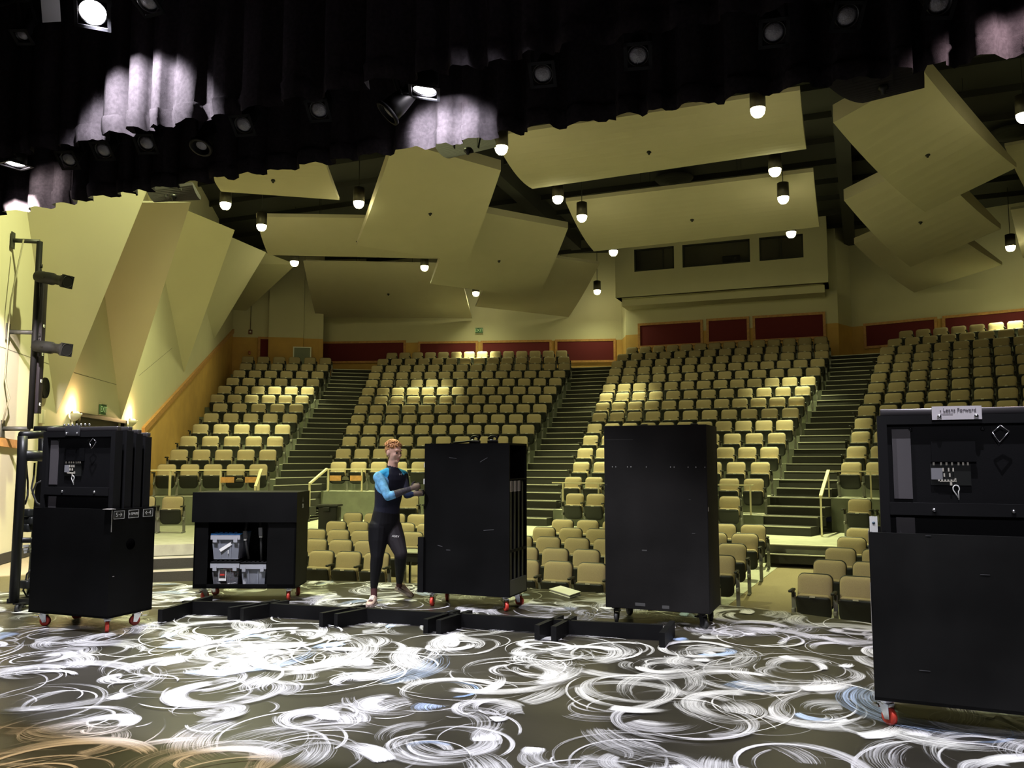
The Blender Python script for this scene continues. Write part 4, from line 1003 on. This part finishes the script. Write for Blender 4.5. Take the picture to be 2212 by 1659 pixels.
for px, py in ((60, 1108), (66, 1125), (58, 1140), (56, 1262)):
    q = L(px, py, .2); MB().bbox(q, (.13, .09, .09), .02).build('connector_block', M_plastic, t)
for px, py in ((56, 1180), (57, 1187), (58, 1193)):
    q = L(px, py, .2); MB().bar(q+Vector((-.03, 0, 0)), q+Vector((.06, 0, .01)), .025).build('pale_connector', mat('pale_plastic', (.5, .5, .48), .5), t)
# --- low case with bins
p0 = Vector((-2.39, 7.59)); ang = math.atan2(.43, 1.09); lw, ld = 1.17, .52
t = thing('storage_case', (p0.x, p0.y, 0), ang, 'low black rolling case with an open front holding clear bins', 'case')
b = MB(); th = .02
b.box((lw/2, ld-th/2, .52), (lw, th, .76)); b.box((th/2, ld/2, .52), (th, ld, .76)); b.box((lw-th/2, ld/2, .52), (th, ld, .76)); b.box((lw/2, ld/2, .15), (lw, ld, .02)); 
b.box((.08, .01, .52), (.16, .02, .76)); b.box((lw-.16, .01, .52), (.32, .02, .76)); b.box((lw/2, .01, .165), (lw, .02, .05)); b.box((lw-.325, .25, .52), (.02, .46, .7))
b.build('case_body', M_blackply, t)
b = MB(); b.box((lw/2-.005, ld/2-.01, 1.06), (lw+.03, ld+.05, .34)); b.build('top_case', M_blackply, t)
four(t, lw, ld, .14, rots=(2.6, .1, .6, 1.2))
text('lettering', 'SR', .07, mat('pale_ink', (.6, .6, .58), .6), t, (lw+.0135, .22, 1.06), (PI/2, 0, PI/2))
b = MB(); b.add([(lw+.0125, .19, 1.11), (lw+.0125, .25, 1.11), (lw+.0125, .22, 1.17)], [(0, 1, 2)]); b.build('arrow_mark', mat('grey_mark', (.12, .12, .12), .6), t)
b = MB(); b.box((lw-.338, .12, .80), (.006, .12, .14)); b.box((lw-.338, .12, .63), (.006, .08, .07)); b.build('paper_note', M_white, t)
b = MB()
for i in range(4): b.bbox((.58+.09*i, .03, .915), (.08, .05, .03), .008)
b.build('latch', M_plastic, t)
Mc = Matrix.Translation((p0.x, p0.y, 0)) @ Matrix.Rotation(ang, 4, 'Z')
M_bin = clear('clear_bin', (.50, .53, .62), .42, .25); M_bind = clear('smoky_bin', (.30, .30, .34), .42, .25)
def bin_(x, y, z, w, d, h, lid, m, label, extra=None):
    p = Mc @ Vector((x, y, z)); t = thing('storage_bin', p, ang, label, 'bin', 'plastic bins in the low case')
    s = .86
    vs = [(-w/2*s, -d/2*s, 0), (w/2*s, -d/2*s, 0), (w/2*s, d/2*s, 0), (-w/2*s, d/2*s, 0), (-w/2, -d/2, h), (w/2, -d/2, h), (w/2, d/2, h), (-w/2, d/2, h)]
    b = MB(); b.add(vs, [(3,2,1,0),(0,1,5,4),(1,2,6,5),(2,3,7,6),(3,0,4,7)])
    for xx in (-w*.2, w*.2): b.bar((xx*s, -d/2*s-.004, .01), (xx, -d/2-.004, h*.85), .012, .006)
    b.build('tub', m, t)
    b = MB(); b.box((0, -d/2-.008, h-.03), (w*1.04, .012, .05)); b.box((-w*.36, -d/2-.012, h-.06), (w*.14, .014, .05)); b.box((w*.36, -d/2-.012, h-.06), (w*.14, .014, .05)); b.build('rim', mat('frosted_rim', (.36, .37, .41), .4), t)
    b = MB(); b.bbox((0, 0, h+.008), (w*1.05, d*1.05, .018), .005)
    for i in range(5): b.bbox((-w*.35+i*w*.17, -d*.42, h+.022), (w*.1, .05, .014), .004)
    b.build('lid', lid, t)
    if extra: extra(t, w, d, h)
    return t
def ex1(t, w, d, h):
    b = MB(); M = Matrix.Translation((.0, -d/2*.93-.008, h*.5)) @ Matrix.Rotation(R(-32), 4, 'Y'); b.box((0, 0, 0), (.15, .004, .035), 0, M); b.box((.03, -d/2*.9-.008, h*.3), (.008, .004, .04)); b.build('tape_label', M_white, t)
def ex2(t, w, d, h):
    b = MB(); b.box((-.03, -d/2*.93-.008, h*.45), (.085, .004, .13)); b.build('paper_label', M_white, t); b = MB(); b.box((-.03, -d/2*.93-.011, h*.5), (.072, .004, .085)); b.build('label_print', mat('label_dark', (.05, .03, .03), .6), t)
    b = MB(); b.box((-.03, -d/2*.93-.0135, h*.47), (.05, .003, .02)); b.build('label_print', mat('label_red', (.5, .04, .03), .6), t)
    b = MB()
    for k in range(4):
        pts = [(.10*math.cos(a)*(1-.06*k), .09*math.sin(a)-.03, .05+.035*k+.01*math.sin(3*a)) for a in [2*PI*i/18 for i in range(17)]]; b.tube(pts, .006, 6)
    b.build('coiled_cord', mat('red_cord', (.5, .06, .05), .5), t)
    b = MB(); b.tube([(.12*math.cos(a), -.13+.02*math.sin(a), .03+.02*math.sin(a)) for a in [PI+PI*i/12 for i in range(13)]], .006, 6); b.build('white_cord', M_white, t)
def ex3(t, w, d, h):
    b = MB(); b.ball((-.03, -.12, .05), (.03, .02, .04), seg=10); b.ball((.06, -.1, .12), (.03, .02, .05), seg=10); b.box((-.11, -.15, .03), (.03, .02, .05)); b.build('bottles', M_white, t)
bin_(.345, .26, .17, .320, .40, .25, M_black, M_bind, 'clear bin with black lid and red cord inside, lower left', ex2)
bin_(.67, .26, .17, .290, .40, .24, M_black, M_bin, 'clear bin with black lid, lower right of the three', ex3)
bin_(.345, .25, .462, .325, .40, .28, mat('blue_lid', (.03, .16, .42), .4), M_bin, 'clear bin with a bright blue lid on top of another bin', ex1)
t = thing('cable_hank', Mc @ Vector((.62, .12, .88)), ang, 'black cable with pale plugs hanging inside the low case', 'cable')
b = MB(); b.tube([(-.06, 0, .02), (-.07, -.02, -.12), (-.05, -.03, -.25), (-.02, -.02, -.42)], .014, 7); b.tube([(.10, 0, .03), (.11, -.02, -.1), (.12, -.02, -.25), (.13, -.02, -.47)], .014, 7); b.tube([(-.06, 0, .02), (.02, -.01, .035), (.1, 0, .03)], .016, 7); b.build('cord', M_rubber, t)
b = MB(); b.bar((-.07, -.02, -.10), (-.06, -.03, -.18), .04); b.bar((.11, -.02, -.06), (.115, -.02, -.15), .04); b.build('plug', mat('grey_plug', (.16, .16, .17), .4), t)
b = MB(); b.box((-.06, -.03, -.195), (.03, .03, .02)); b.box((.116, -.02, -.165), (.035, .03, .02)); b.build('plug_ring', mat('pale_plastic', (.5, .5, .48), .5), t)
# --- charcoal case in the middle with panels stored in its open right side
bx0, by0, bw, bd = .20, 8.29, 1.02, .52
t = thing('tall_case', (bx0, by0, 0), 0, 'tall dark case the person is pushing, open on its right side', 'case')
b = MB(); z0, z1 = .15, 1.78
b.box((bw/2, .01, (z0+z1)/2), (bw, .02, z1-z0)); b.box((bw/2, bd-.01, (z0+z1)/2), (bw, .02, z1-z0)); b.box((.01, bd/2, (z0+z1)/2), (.02, bd-.04, z1-z0)); b.box((bw/2, bd/2, z1-.01), (bw-.001, bd-.001, .02)); b.box((bw/2, bd/2, z0+.01), (bw-.001, bd-.001, .02))
b.build('case_body', M_blackply, t)
MB().box((bw-.01, bd/2, .245), (.022, bd-.04, .16)).build('kick_board', mat('kick_grey', (.045, .045, .042), .5), t)
MB().box((bw-.012, bd/2, .63), (.02, bd-.04, .03)).build('cross_bar', M_black, t)
MB().box((bw-.1, bd/2, 1.39), (.2, bd-.04, .015)).build('shelf', M_black, t)
four(t, bw, bd, .15, rots=(.1, .75, 1.4, .3), inset=.08)
for (x, z, w_, a) in ((.35, 1.62, .09, .1), (.72, 1.6, .10, -.5), (.78, .85, .12, -.1), (.20, .66, .06, .2), (.3, .62, .05, 0)): MB().box((0, 0, 0), (w_, .002, .006), 0, Matrix.Translation((x, -.001, z)) @ Matrix.Rotation(a, 4, 'Y')).build('scuff_mark', mat('scuff_grey', (.06, .06, .065), .7), t)
MB().box((-.06+.035, .0, .45), (.07, .06, .6)).build('side_cleat', M_black, t)
MB().box((-.006, .02, 1.54), (.012, .02, .05)).build('white_tape', M_white, t)
MB().box((-.006, .02, 1.36), (.012, .04, .06)).build('white_tape', M_white, t)
for i in range(4):
    y = by0+.07+.115*i
    lab = ('panel stored nearest the front of the tall open case', 'second panel from the front in the tall open case', 'third panel from the front in the tall open case', 'rearmost panel stored in the tall open case')[i]
    t2 = thing('stored_panel', (bx0+.105, y, .176), 0, 'flat black '+lab, 'panel', 'panels stored in the tall open case')
    MB().box((.45, 0, .60), (.90, .055, 1.19)).build('board', M_panelblk, t2)
    b = MB(); b.box((.902, 0, .60), (.004, .03, 1.15)); b.box((.902, .02, .60), (.004, .004, 1.17)); b.build('edge_channel', mat('channel_dark', (.03, .03, .033), .35), t2)
    if i < 3:
        b = MB(); b.box((.905, 0, 1.14), (.006, .07, .115)); b.build('slot_plate', mat('dull_plate', (.5, .48, .48), .4, .3), t2)
        b = MB()
        for e in (-.012, .012): b.box((.909, e, 1.14), (.003, .004, .11))
        b.build('plate_groove', M_steel, t2)
for i, (x, lab) in enumerate(((.50, 'left black clamp lying on top of the case the person pushes'), (.72, 'right black clamp lying on top of the case the person pushes'))):
    t = thing('pipe_clamp', (bx0+x, by0+.25, z1), .3*i, lab, 'clamp', 'clamps on the tall case')
    b = MB(); b.bbox((0, 0, .02), (.12, .06, .04), .01); b.tube([(.05*math.cos(a), 0, .045+.04*math.sin(a)) for a in [PI*k/8 for k in range(9)]], .012, 7); b.bar((.04, 0, .04), (.07, 0, .10), .02); b.build('jaw', M_blackmetal, t)
    MB().bbox((-.01, 0, .035), (.05, .07, .02), .005).build('bright_band', M_chrome, t)
t = thing('cable_end', (bx0+.36, by0+.2, z1), 0, 'flat black cable end lying at left on the case the person pushes', 'cable')
b = MB(); b.tube([(-.1, 0, .012), (0, .02, .02), (.1, .0, .03), (.2, .02, .02)], .012, 7); b.build('cord', M_rubber, t)
# --- closed charcoal case to the right
t = thing('tall_case', (2.31, 8.14, 0), R(-1), 'closed tall charcoal case right of centre, plain flat front', 'case')
bw, bd, z0, z1 = 1.02, .60, .15, 1.94
b = MB(); b.bbox((bw/2, bd/2, (z0+z1)/2), (bw, bd, z1-z0), .004); b.build('case_body', M_boxply, t)
b = MB(); b.box((bw/2, -.002, (z0+z1)/2), (bw-.012, .004, z1-z0-.012)); b.build('front_panel', M_boxply, t)
four(t, bw, bd, .15, False, rots=(.1, .9, .4, .8))
b = MB()
for x in (.085, .12, .24, .275, .43, .67, .705, .84, .915, 1.0): b.lathe([(.005, 0), (.004, .003), (0, .003)], 8, M=Matrix.Translation((x, -.004, 1.53)) @ Matrix.Rotation(PI/2, 4, 'X'))
b.build('screw_heads', M_alu, t)
for (x, z, w_, h_) in ((.40, .72, .05, .012), (.85, 1.22, .02, .006), (.88, .90, .03, .006), (.35, .20, .10, .03), (.60, .19, .07, .03), (.1, 1.8, .4, .003), (.02, 1.35, .02, .004)): MB().box((x, -.0045, z), (w_, .001, h_)).build('scuff_mark', mat('scuff_grey2', (.05, .05, .05), .7), t)
b = MB(); b.box((bw+.001, .02, 1.13), (.003, .02, .04)); b.build('chipped_edge', mat('bare_wood', (.4, .38, .35), .8), t)
for x in (.34, .85): MB().bbox((x, .3, z1+.012), (.07, .05, .024), .008).build('top_bolt', M_blackmetal, t)
# --- right cart with its big panel
t = thing('panel_cart', (4.69, 5.65, 0), R(-1.5), 'black plywood panel cart at the right edge, one large panel inside', 'cart')
b = MB(); openbox(b, 1.0, .54, .15, 1.155); b.build('case_body', M_cartply, t)
four(t, 1.0, .54, .15, rots=(.8, .5, .6, 2.4), inset=.06)
for (x, z, w_) in ((.33, 1.145, .03), (.62, .93, .05), (.28, .35, .06)): MB().box((x, -.001, z), (w_, .002, .004)).build('scuff_mark', mat('scuff_grey', (.06, .06, .065), .7), t)
for c_, d_ in (((-.001, .1, 1.1), (.003, .02, .12)), ((-.001, .002, .7), (.003, .01, .3))): MB().box(c_, d_).build('chipped_edge', mat('bare_wood', (.4, .38, .35), .8), t)
led_panel((4.765, 5.72, 0), .95, .18, 1.875, 'large flat video panel standing in the right cart')
t = thing('paper_sign', (5.085, 5.705, 1.885), R(1.2), 'white paper sign reading Leans Forward on the right panel', 'sign')
MB().box((0.125, 0, 0), (.27, .006, .082)).build('paper', mat('paper_white', (.72, .68, .72), .7), t)
text('handwriting', '- Leans Forward', .030, mat('pencil', (.12, .10, .13), .7), t, (.132, -.0045, .017), (PI/2, 0, 0))
b = MB(); b.box((.07, -.0045, -.006), (.07, .001, .002)); b.build('pencil_underline', mat('pencil', (.12, .10, .13), .7), t)
for x in (.03, .23): MB().ball((x, -.006, -.022), (.014, .008, .014), seg=10).build('rivet', M_chrome, t)
t = thing('paper_tag', (4.722, 5.70, 1.15), .1, 'small white tag standing at the left edge of the right cart', 'tag')
MB().box((0, 0, .05), (.045, .004, .1)).build('card', M_white, t); b = MB(); b.lathe([(.0, .002), (.009, .002), (.009, 0)], 10, M=Matrix.Translation((0, -.002, .06)) @ Matrix.Rotation(PI/2, 4, 'X')); b.build('printed_mark', mat('ink_blue', (.06, .1, .14), .6), t)
# ================================================================== FLOOR FRAME
H_ = .135
t = thing('floor_frame', (0, 0, 0), 0, 'long black lumber frame with cross pieces lying on the painted floor', 'frame')
def beam(nm, a, b, w=.05):
    a, b = onz(*a, 0), onz(*b, 0); m = MB(); m.bar(a+Vector((0, 0, H_/2)), b+Vector((0, 0, H_/2)), w, H_); m.build(nm, M_black, t)
beam('long_beam', (395, 1326), (575, 1332)); beam('long_beam', (560, 1331), (770, 1343)); beam('long_beam', (765, 1342), (985, 1356)); beam('long_beam', (980, 1355), (1235, 1372)); beam('long_beam', (1230, 1372), (1432, 1383))
def cross(n0, f0):   # near end (bottom pixel), far end (top pixel)
    a = onz(*n0, 0); b = onz(*f0, H_); b.z = 0; m = MB(); m.bar(a+Vector((0, 0, H_/2)), b+Vector((0, 0, H_/2)), .05, H_); m.build('cross_piece', M_black, t)
cross((345, 1347), (455, 1287)); cross((494, 1342), (602, 1296)); cross((522, 1344), (622, 1296)); cross((693, 1355), (786, 1306)); cross((725, 1357), (800, 1312)); cross((919, 1370), (990, 1317)); cross((947, 1372), (1016, 1318)); cross((1160, 1384), (1213, 1328)); cross((1196, 1387), (1241, 1330)); cross((1430, 1402), (1452, 1341))
# ================================================================== SMALL THINGS
q = [onz(*p, .03) for p in ((1186, 1273), (1231, 1287), (1255, 1279), (1211, 1266))]; c = sum(q, Vector())/4
t = thing('binder', (c.x, c.y, 0), 0, 'white ring binder lying on the far edge of the stage', 'binder')
b = MB(); pq = [(p.x-c.x, p.y-c.y) for p in q]; b.prism(pq, .030, .036); b.prism(pq, .002, .006); b.build('cover', M_white, t)
b = MB(); b.prism([(x*.94, y*.94) for x, y in pq], .006, .030); b.build('pages', mat('page_grey', (.5, .5, .52), .7), t)
c = at(712, 1135, 20.2); 
t = thing('trash_bin', (c.x, c.y, -.115), R(16), 'black plastic bin beside the stair rail behind the person', 'bin')
b = MB(); b.bbox((0, 0, .30), (.46, .36, .60), .03); b.build('tub', M_plastic, t); b = MB(); b.bbox((0, 0, .62), (.52, .40, .06), .015); b.bbox((-.02, -.2, .54), (.16, .04, .1), .01); b.build('lid', M_plastic, t)
c = at(905, 1188, 15.2); c.z = 0
t = thing('side_table', (c.x, c.y, floorz(c.y)), R(6), 'small table with pale top and black apron beside the pushed case', 'table')
b = MB(); ht = 1.6-.108*15.2-floorz(c.y); b.bbox((0, 0, ht), (.62, .5, .025), .006); b.build('tabletop', M_concrete, t); b = MB(); b.box((0, 0, ht-.09), (.56, .44, .14)); b.build('apron', M_plastic, t)
for ex in (-1, 1):
    for ey in (-1, 1): MB().bar((ex*.25, ey*.19, 0), (ex*.25, ey*.19, ht-.05), .035).build('leg', M_blackmetal, t)
# ================================================================== THE PERSON
import numpy as np
RT = Vector((cw, sw, 0)); FW = Vector((-sw, cw, 0)); UPV = Vector((0, 0, 1))
PD = 9.45; foot0 = onz(808, 1303, 0)
pt_ = thing('person', (foot0.x, foot0.y, 0), 0, 'person in blue and black sports clothes stepping while pushing the tall case', 'person')
PO = Vector((foot0.x, foot0.y, 0))
def J(px, py, dd=0.0): return at(px, py, PD+dd)-PO
segs = []
body = MB()
def limb(pts, rad, tag_, n=12):
    body.tube(pts, rad, n); 
    for i in range(len(pts)-1): segs.append((Vector(pts[i]), Vector(pts[i+1]), rad[i], rad[i+1], tag_))
    for p, r_ in zip(pts, rad): body.ball(p, r_*1.0, seg=12)
def lerp(a, b, t): return a+(b-a)*t
SX = (RT*.76+FW*.65).normalized(); FX = (RT*.65-FW*.76).normalized()
# torso: rings of ellipses
def loft(rings, tag_):
    n = 24; vs = []; fs = []
    for c, a, b, sx, fx in rings:
        for k in range(n):
            t = 2*PI*k/n; x, y = math.cos(t), math.sin(t)
            x = math.copysign(abs(x)**.85, x); y = math.copysign(abs(y)**.85, y)
            vs.append(c+sx*(a*x)+fx*(b*y))
    for i in range(len(rings)-1):
        for k in range(n): fs.append((i*n+k, i*n+(k+1)%n, (i+1)*n+(k+1)%n, (i+1)*n+k))
    fs.append(tuple(reversed(range(n)))); fs.append(tuple(range((len(rings)-1)*n, len(rings)*n))); body.add(vs, fs)
    for i in range(len(rings)-1): segs.append((rings[i][0], rings[i+1][0], rings[i][2], rings[i+1][2], tag_))
rg = [(J(829,1160), .10, .08), (J(831,1148), .155, .115), (J(832,1130), .172, .128), (J(834,1112), .16, .115), (J(836,1095), .148, .105), (J(839,1075), .158, .112), (J(842,1052), .178, .122), (J(844,1036), .185, .115), (J(845,1025), .165, .098), (J(846,1017), .11, .075), (J(847,1011), .068, .062)]
loft([(c, a, b, SX, FX) for c, a, b in rg[:4]], 'tights'); loft([(c, a, b, SX, FX) for c, a, b in rg[2:]], 'shirt')
shR, shL = J(818,1031,-.13), J(871,1027,.12)
nb = J(846,1014)
limb([lerp(nb, shR, .35), shR], [.05, .062], 'blue'); limb([lerp(nb, shL, .35), shL], [.05, .06], 'blue')
# near arm: shoulder, elbow, wrist
elR = J(838,1073,-.27); wrR = J(886,1056,-.20)
limb([shR, lerp(shR, elR, .45), elR], [.064, .056, .045], 'lightblue'); limb([elR, lerp(elR, wrR, .25)], [.045, .047], 'lightblue'); limb([lerp(elR, wrR, .25), lerp(elR, wrR, .6), wrR], [.047, .038, .030], 'sleeve')
elL = J(879,1069,-.03); wrL = J(893,1067,-.06)
limb([shL, lerp(shL, elL, .5), elL], [.06, .052, .043], 'shirt'); limb([elL, lerp(elL, wrL, .35), wrL], [.043, .042, .029], 'navy')
# legs
hpR, knR, anR = J(818,1140,-.05), J(815,1200,-.09), J(808,1266,.0)
limb([hpR, lerp(hpR, knR, .45), knR], [.118, .108, .074], 'tights'); limb([knR, lerp(knR, anR, .3), lerp(knR, anR, .7), anR], [.073, .070, .054, .042], 'tights')
hpL, knL, anL = J(846,1140,.05), J(866,1196,-.08), J(863,1254,.16)
limb([hpL, lerp(hpL, knL, .45), knL], [.118, .106, .073], 'legpanel'); limb([knL, lerp(knL, anL, .3), lerp(knL, anL, .7), anL], [.072, .068, .053, .042], 'tights')
grR = Vector((anR.x, anR.y, .05)); 
limb([anR, grR], [.037, .036], 'sock'); toeR = grR - FW*.16 + RT*-.01; limb([grR, toeR], [.036, .03], 'sock')
tL = onz(889, 1293, 0)-PO; heelL = J(862,1268,.2); ballL = tL+Vector((0, 0, .04))
limb([anL, heelL], [.037, .034], 'sock'); limb([heelL, ballL], [.034, .03], 'sock')
# neck and head
HF = (RT*.78-FW*.62-UPV*.20).normalized(); HS = HF.cross(UPV).normalized(); HU = HS.cross(HF).normalized()   # HS: to his right hand side
hc = J(850,978,.0)
limb([J(847,1014), J(849,998)], [.060, .057], 'skin')
def hm(c): return hc+HS*c[0]+HF*c[1]+HU*c[2]
HM = Matrix(((HS.x, HF.x, HU.x, hc.x), (HS.y, HF.y, HU.y, hc.y), (HS.z, HF.z, HU.z, hc.z), (0, 0, 0, 1)))
def hball(c, r_, tag_='skin'):
    body.ball(c, r_, seg=16, M=HM); rr = min(r_); segs.append((hm(c), hm(c)+HU*.001, rr, rr, tag_))
hball((0, -.012, .030), (.078, .100, .100)); hball((0, .030, -.020), (.066, .068, .085)); hball((0, .048, -.082), (.044, .044, .040)); hball((0, .02, -.06), (.060, .058, .055))
hball((0, .103, -.018), (.013, .020, .014)); body.tube([hm((0, .088, .025)), hm((0, .108, -.015))], [.008, .013], 8)
hball((0, .082, .042), (.050, .018, .012)); hball((0, .083, -.058), (.024, .013, .010)); hball((0, .088, -.083), (.022, .016, .016))
for e in (-1, 1):
    hball((e*.078, -.008, -.008), (.010, .022, .032)); hball((e*.036, .072, -.015), (.025, .018, .02))
# hands: palm, four fingers and a thumb closing on the case edge
def hand(wr, ax, side_, tag_, curl):
    ax = ax.normalized(); up = (UPV-ax*UPV.dot(ax)).normalized(); nrm = ax.cross(up).normalized()*side_
    limb([wr, wr+ax*.045, wr+ax*.085], [.029, .034, .033], tag_)
    for i, (o_, ln) in enumerate(((.030, .075), (.010, .083), (-.010, .077), (-.028, .060))):
        p0 = wr+ax*.088+up*o_; a1 = (ax*math.cos(curl)+nrm*math.sin(curl)); a2 = (ax*math.cos(curl*2)+nrm*math.sin(curl*2)); a3 = (ax*math.cos(curl*2.8)+nrm*math.sin(curl*2.8))
        p1 = p0+a1*ln*.45; p2 = p1+a2*ln*.33; p3 = p2+a3*ln*.24
        body.tube([p0-ax*.03, p0, p1, p2, p3], [.011, .0112, .0102, .0095, .008], 8)
        for p in (p1, p2, p3): body.ball(p, .0095, seg=8)
        segs.append((p0, p1, .011, .010, tag_+'f')); segs.append((p1, p3, .010, .008, tag_+'f'))
    t0 = wr+ax*.03+up*.028; t1 = t0+(ax*.5+up*.6+nrm*.4).normalized()*.04; t2 = t1+(ax*.8+nrm*.6).normalized()*.034
    body.tube([t0, t1, t2], [.014, .0125, .010], 8); body.ball(t2, .010, seg=8); segs.append((t0, t2, .013, .010, tag_+'f'))
hand(wrR, J(915,1046,-.17)-wrR, -1, 'glove', .75)
hand(wrL, J(921,1063,-.03)-wrL, 1, 'glove', .8)
raw = body.build('raw', [])
md = raw.modifiers.new('r', 'REMESH'); md.mode = 'VOXEL'; md.voxel_size = .0075; md.use_smooth_shade = True
sm = raw.modifiers.new('s', 'SMOOTH'); sm.factor = .5; sm.iterations = 4
dg = bpy.context.evaluated_depsgraph_get(); me = bpy.data.meshes.new_from_object(raw.evaluated_get(dg)); bpy.data.objects.remove(raw)
me.name = 'body'; bo = link('body', me); bo.parent = pt_
M_skin = mat('fair_skin', (.56, .33, .25), .55, var=.06, scale=30)
PM = {'skin': M_skin, 'shirt': mat('navy_jersey', (.014, .015, .026), .75, spec=.12, bump=.1, bscale=300), 'navy': mat('blue_black_jersey', (.018, .028, .065), .75, spec=.12), 'blue': mat('bright_blue_jersey', (.03, .27, .55), .7, spec=.12),
      'lightblue': mat('sky_blue_jersey', (.13, .34, .58), .7, spec=.12, var=.25, scale=25), 'sleeve': mat('grey_jersey', (.06, .055, .065), .75, spec=.12, var=.3, scale=60), 'tights': mat('black_tights', (.008, .008, .010), .6, spec=.12),
      'legpanel': mat('charcoal_tights', (.022, .019, .022), .65, spec=.12), 'sock': mat('plum_socks', (.07, .03, .03), .8, spec=.12), 'glove': mat('grey_glove', (.16, .12, .10), .7, spec=.12), 'glovef': mat('dark_glove', (.03, .025, .03), .7, spec=.12)}
keys = list(PM)
for k in keys: me.materials.append(PM[k])
nf = len(me.polygons); ce = np.zeros(nf*3); me.polygons.foreach_get('center', ce); ce = ce.reshape(-1, 3)
best = np.full(nf, 9.9); idx = np.zeros(nf, int)
for p, q, r0_, r1_, tg in segs:
    p_ = np.array(p); d_ = np.array(q)-p_; t_ = np.clip(((ce-p_)@d_)/max(1e-9, d_@d_), 0, 1)
    dist = np.linalg.norm(ce-p_-t_[:, None]*d_, axis=1)-(r0_+(r1_-r0_)*t_)
    mk = dist < best; best[mk] = dist[mk]; idx[mk] = keys.index(tg)
me.polygons.foreach_set('material_index', idx); me.update()
# face details and hair
for e, nm in ((-1, 'eye'), (1, 'eye')):
    MB().ball(hm((e*.030, .083, .012)), .0115, seg=10).build(nm, mat('eye_dark', (.03, .02, .02), .2), pt_)
    b = MB(); b.tube([hm((e*.014, .097, .036)), hm((e*.032, .096, .041)), hm((e*.050, .082, .036))], .0045, 6); b.build('eyebrow', mat('ginger_brow', (.28, .12, .05), .8), pt_)
b = MB(); b.tube([hm((-.022, .093, -.060)), hm((-.01, .100, -.056)), hm((0, .101, -.0555)), hm((.01, .100, -.056)), hm((.022, .093, -.060))], [.0025, .0045, .005, .0045, .0025], 7); b.build('lips', mat('lip_red', (.42, .17, .14), .6), pt_)
rnd = random.Random(4); hb = MB()
hb.ball((0, -.020, .040), (.083, .100, .097), seg=24, M=HM)
hb.v = [v for v in hb.v]
keep = []
inv = HM.inverted()
for f, s_ in zip(hb.f, hb.sm):
    c = sum((inv @ hb.v[i] for i in f), Vector())/len(f)
    if c.z > .055 - (0 if c.y > .0 else (-c.y)*1.25) and not (c.y > .055 and c.z < .075): keep.append(f)
hb.f = keep; hb.m = [0]*len(keep); hb.sm = [True]*len(keep)
for i in range(300):
    th, ph = rnd.uniform(0, 2*PI), rnd.uniform(.0, 1.35)
    n_ = Vector((math.sin(ph)*math.cos(th), math.sin(ph)*math.sin(th), math.cos(ph))); p = Vector((n_.x*.083, -.022+n_.y*.102, .045+n_.z*.095))
    if p.y > .06 and p.z < .08: continue
    if p.z < .055-(0 if p.y > 0 else -p.y*1.25): continue
    tip = p+n_*.005+Vector((rnd.uniform(-.014, .014), .022 if p.z > .09 else -.012, -.004))
    hb.tube([HM @ p, HM @ (p+n_*.010), HM @ tip], [.007, .006, .002], 5)
hb.build('hair', mat('ginger_hair', (.42, .19, .075), .6, var=.35, scale=40), pt_)
# shoes
M_shoe = mat('dusty_pink_trainer', (.36, .26, .225), .6, var=.2, scale=60); M_sole = mat('pale_sole', (.30, .24, .22), .7)
def shoe(heel, toe, upv):
    ax = (toe-heel).normalized(); s = ax.cross(upv).normalized(); u = s.cross(ax).normalized(); L_ = .285; o_ = heel-ax*.05
    prof = [(0, .020, .045), (.03, .036, .085), (.09, .038, .095), (.15, .042, .072), (.21, .047, .052), (.255, .040, .040), (.285, .018, .026)]
    b = MB(); n = 14; vs = []; fs = []
    for x, w, h in prof:
        for k in range(n):
            t = 2*PI*k/n; vs.append(o_+ax*x+s*(w*math.cos(t))+u*(max(-.0, h*.5+h*.5*math.sin(t))-.005))
    for i in range(len(prof)-1):
        for k in range(n): fs.append((i*n+k, i*n+(k+1)%n, (i+1)*n+(k+1)%n, (i+1)*n+k))
    fs.append(tuple(reversed(range(n)))); fs.append(tuple(range((len(prof)-1)*n, len(prof)*n))); b.add(vs, fs, 0, True); o = b.build('shoe', M_shoe, pt_)
    b = MB(); vs = []
    for z in (-.018, .006):
        for x, w, h in prof: vs.append(o_+ax*x+s*(w+.004)+u*z)
        for x, w, h in reversed(prof): vs.append(o_+ax*x-s*(w+.004)+u*z)
    m = len(prof)*2; fs = [tuple(reversed(range(m))), tuple(range(m, 2*m))]+[(i, (i+1) % m, m+(i+1) % m, m+i) for i in range(m)]; b.add(vs, fs); b.build('sole', M_sole, o)
    b = MB()
    for i in range(4): b.bar(o_+ax*(.13+.022*i)+s*.025+u*(.082-.008*i), o_+ax*(.13+.022*i)-s*.025+u*(.082-.008*i), .006)
    b.build('laces', M_white, o)
shoe(Vector((grR.x, grR.y, .02)), Vector((toeR.x, toeR.y, .02)), UPV)
dl = (ballL-heelL).normalized(); s_ = dl.cross(UPV).normalized(); shoe(heelL-Vector((0, 0, .03)), ballL-Vector((0, 0, .02)), s_.cross(dl))
# lettering on the thigh, small mark on the chest
c = lerp(hpL, knL, .30); nn = (-FW+RT*.25).normalized(); M = Matrix.Translation(c+nn*.120) @ Matrix(((RT.x, 0, nn.x, 0), (RT.y, 0, nn.y, 0), (0, 1, nn.z, 0), (0, 0, 0, 1)))
tx = text('thigh_lettering', 'ASRV', .034, M_white, pt_, (0, 0, 0), (0, 0, 0)); tx.matrix_local = M
c = J(851,1024)+FX*.135; b = MB(); b.box(c+RT*-.012, (.008, .004, .022)); b.box(c+RT*.012, (.008, .004, .022)); b.box(c, (.03, .004, .005)); b.build('chest_mark', mat('grey_mark2', (.12, .12, .13), .6), pt_)
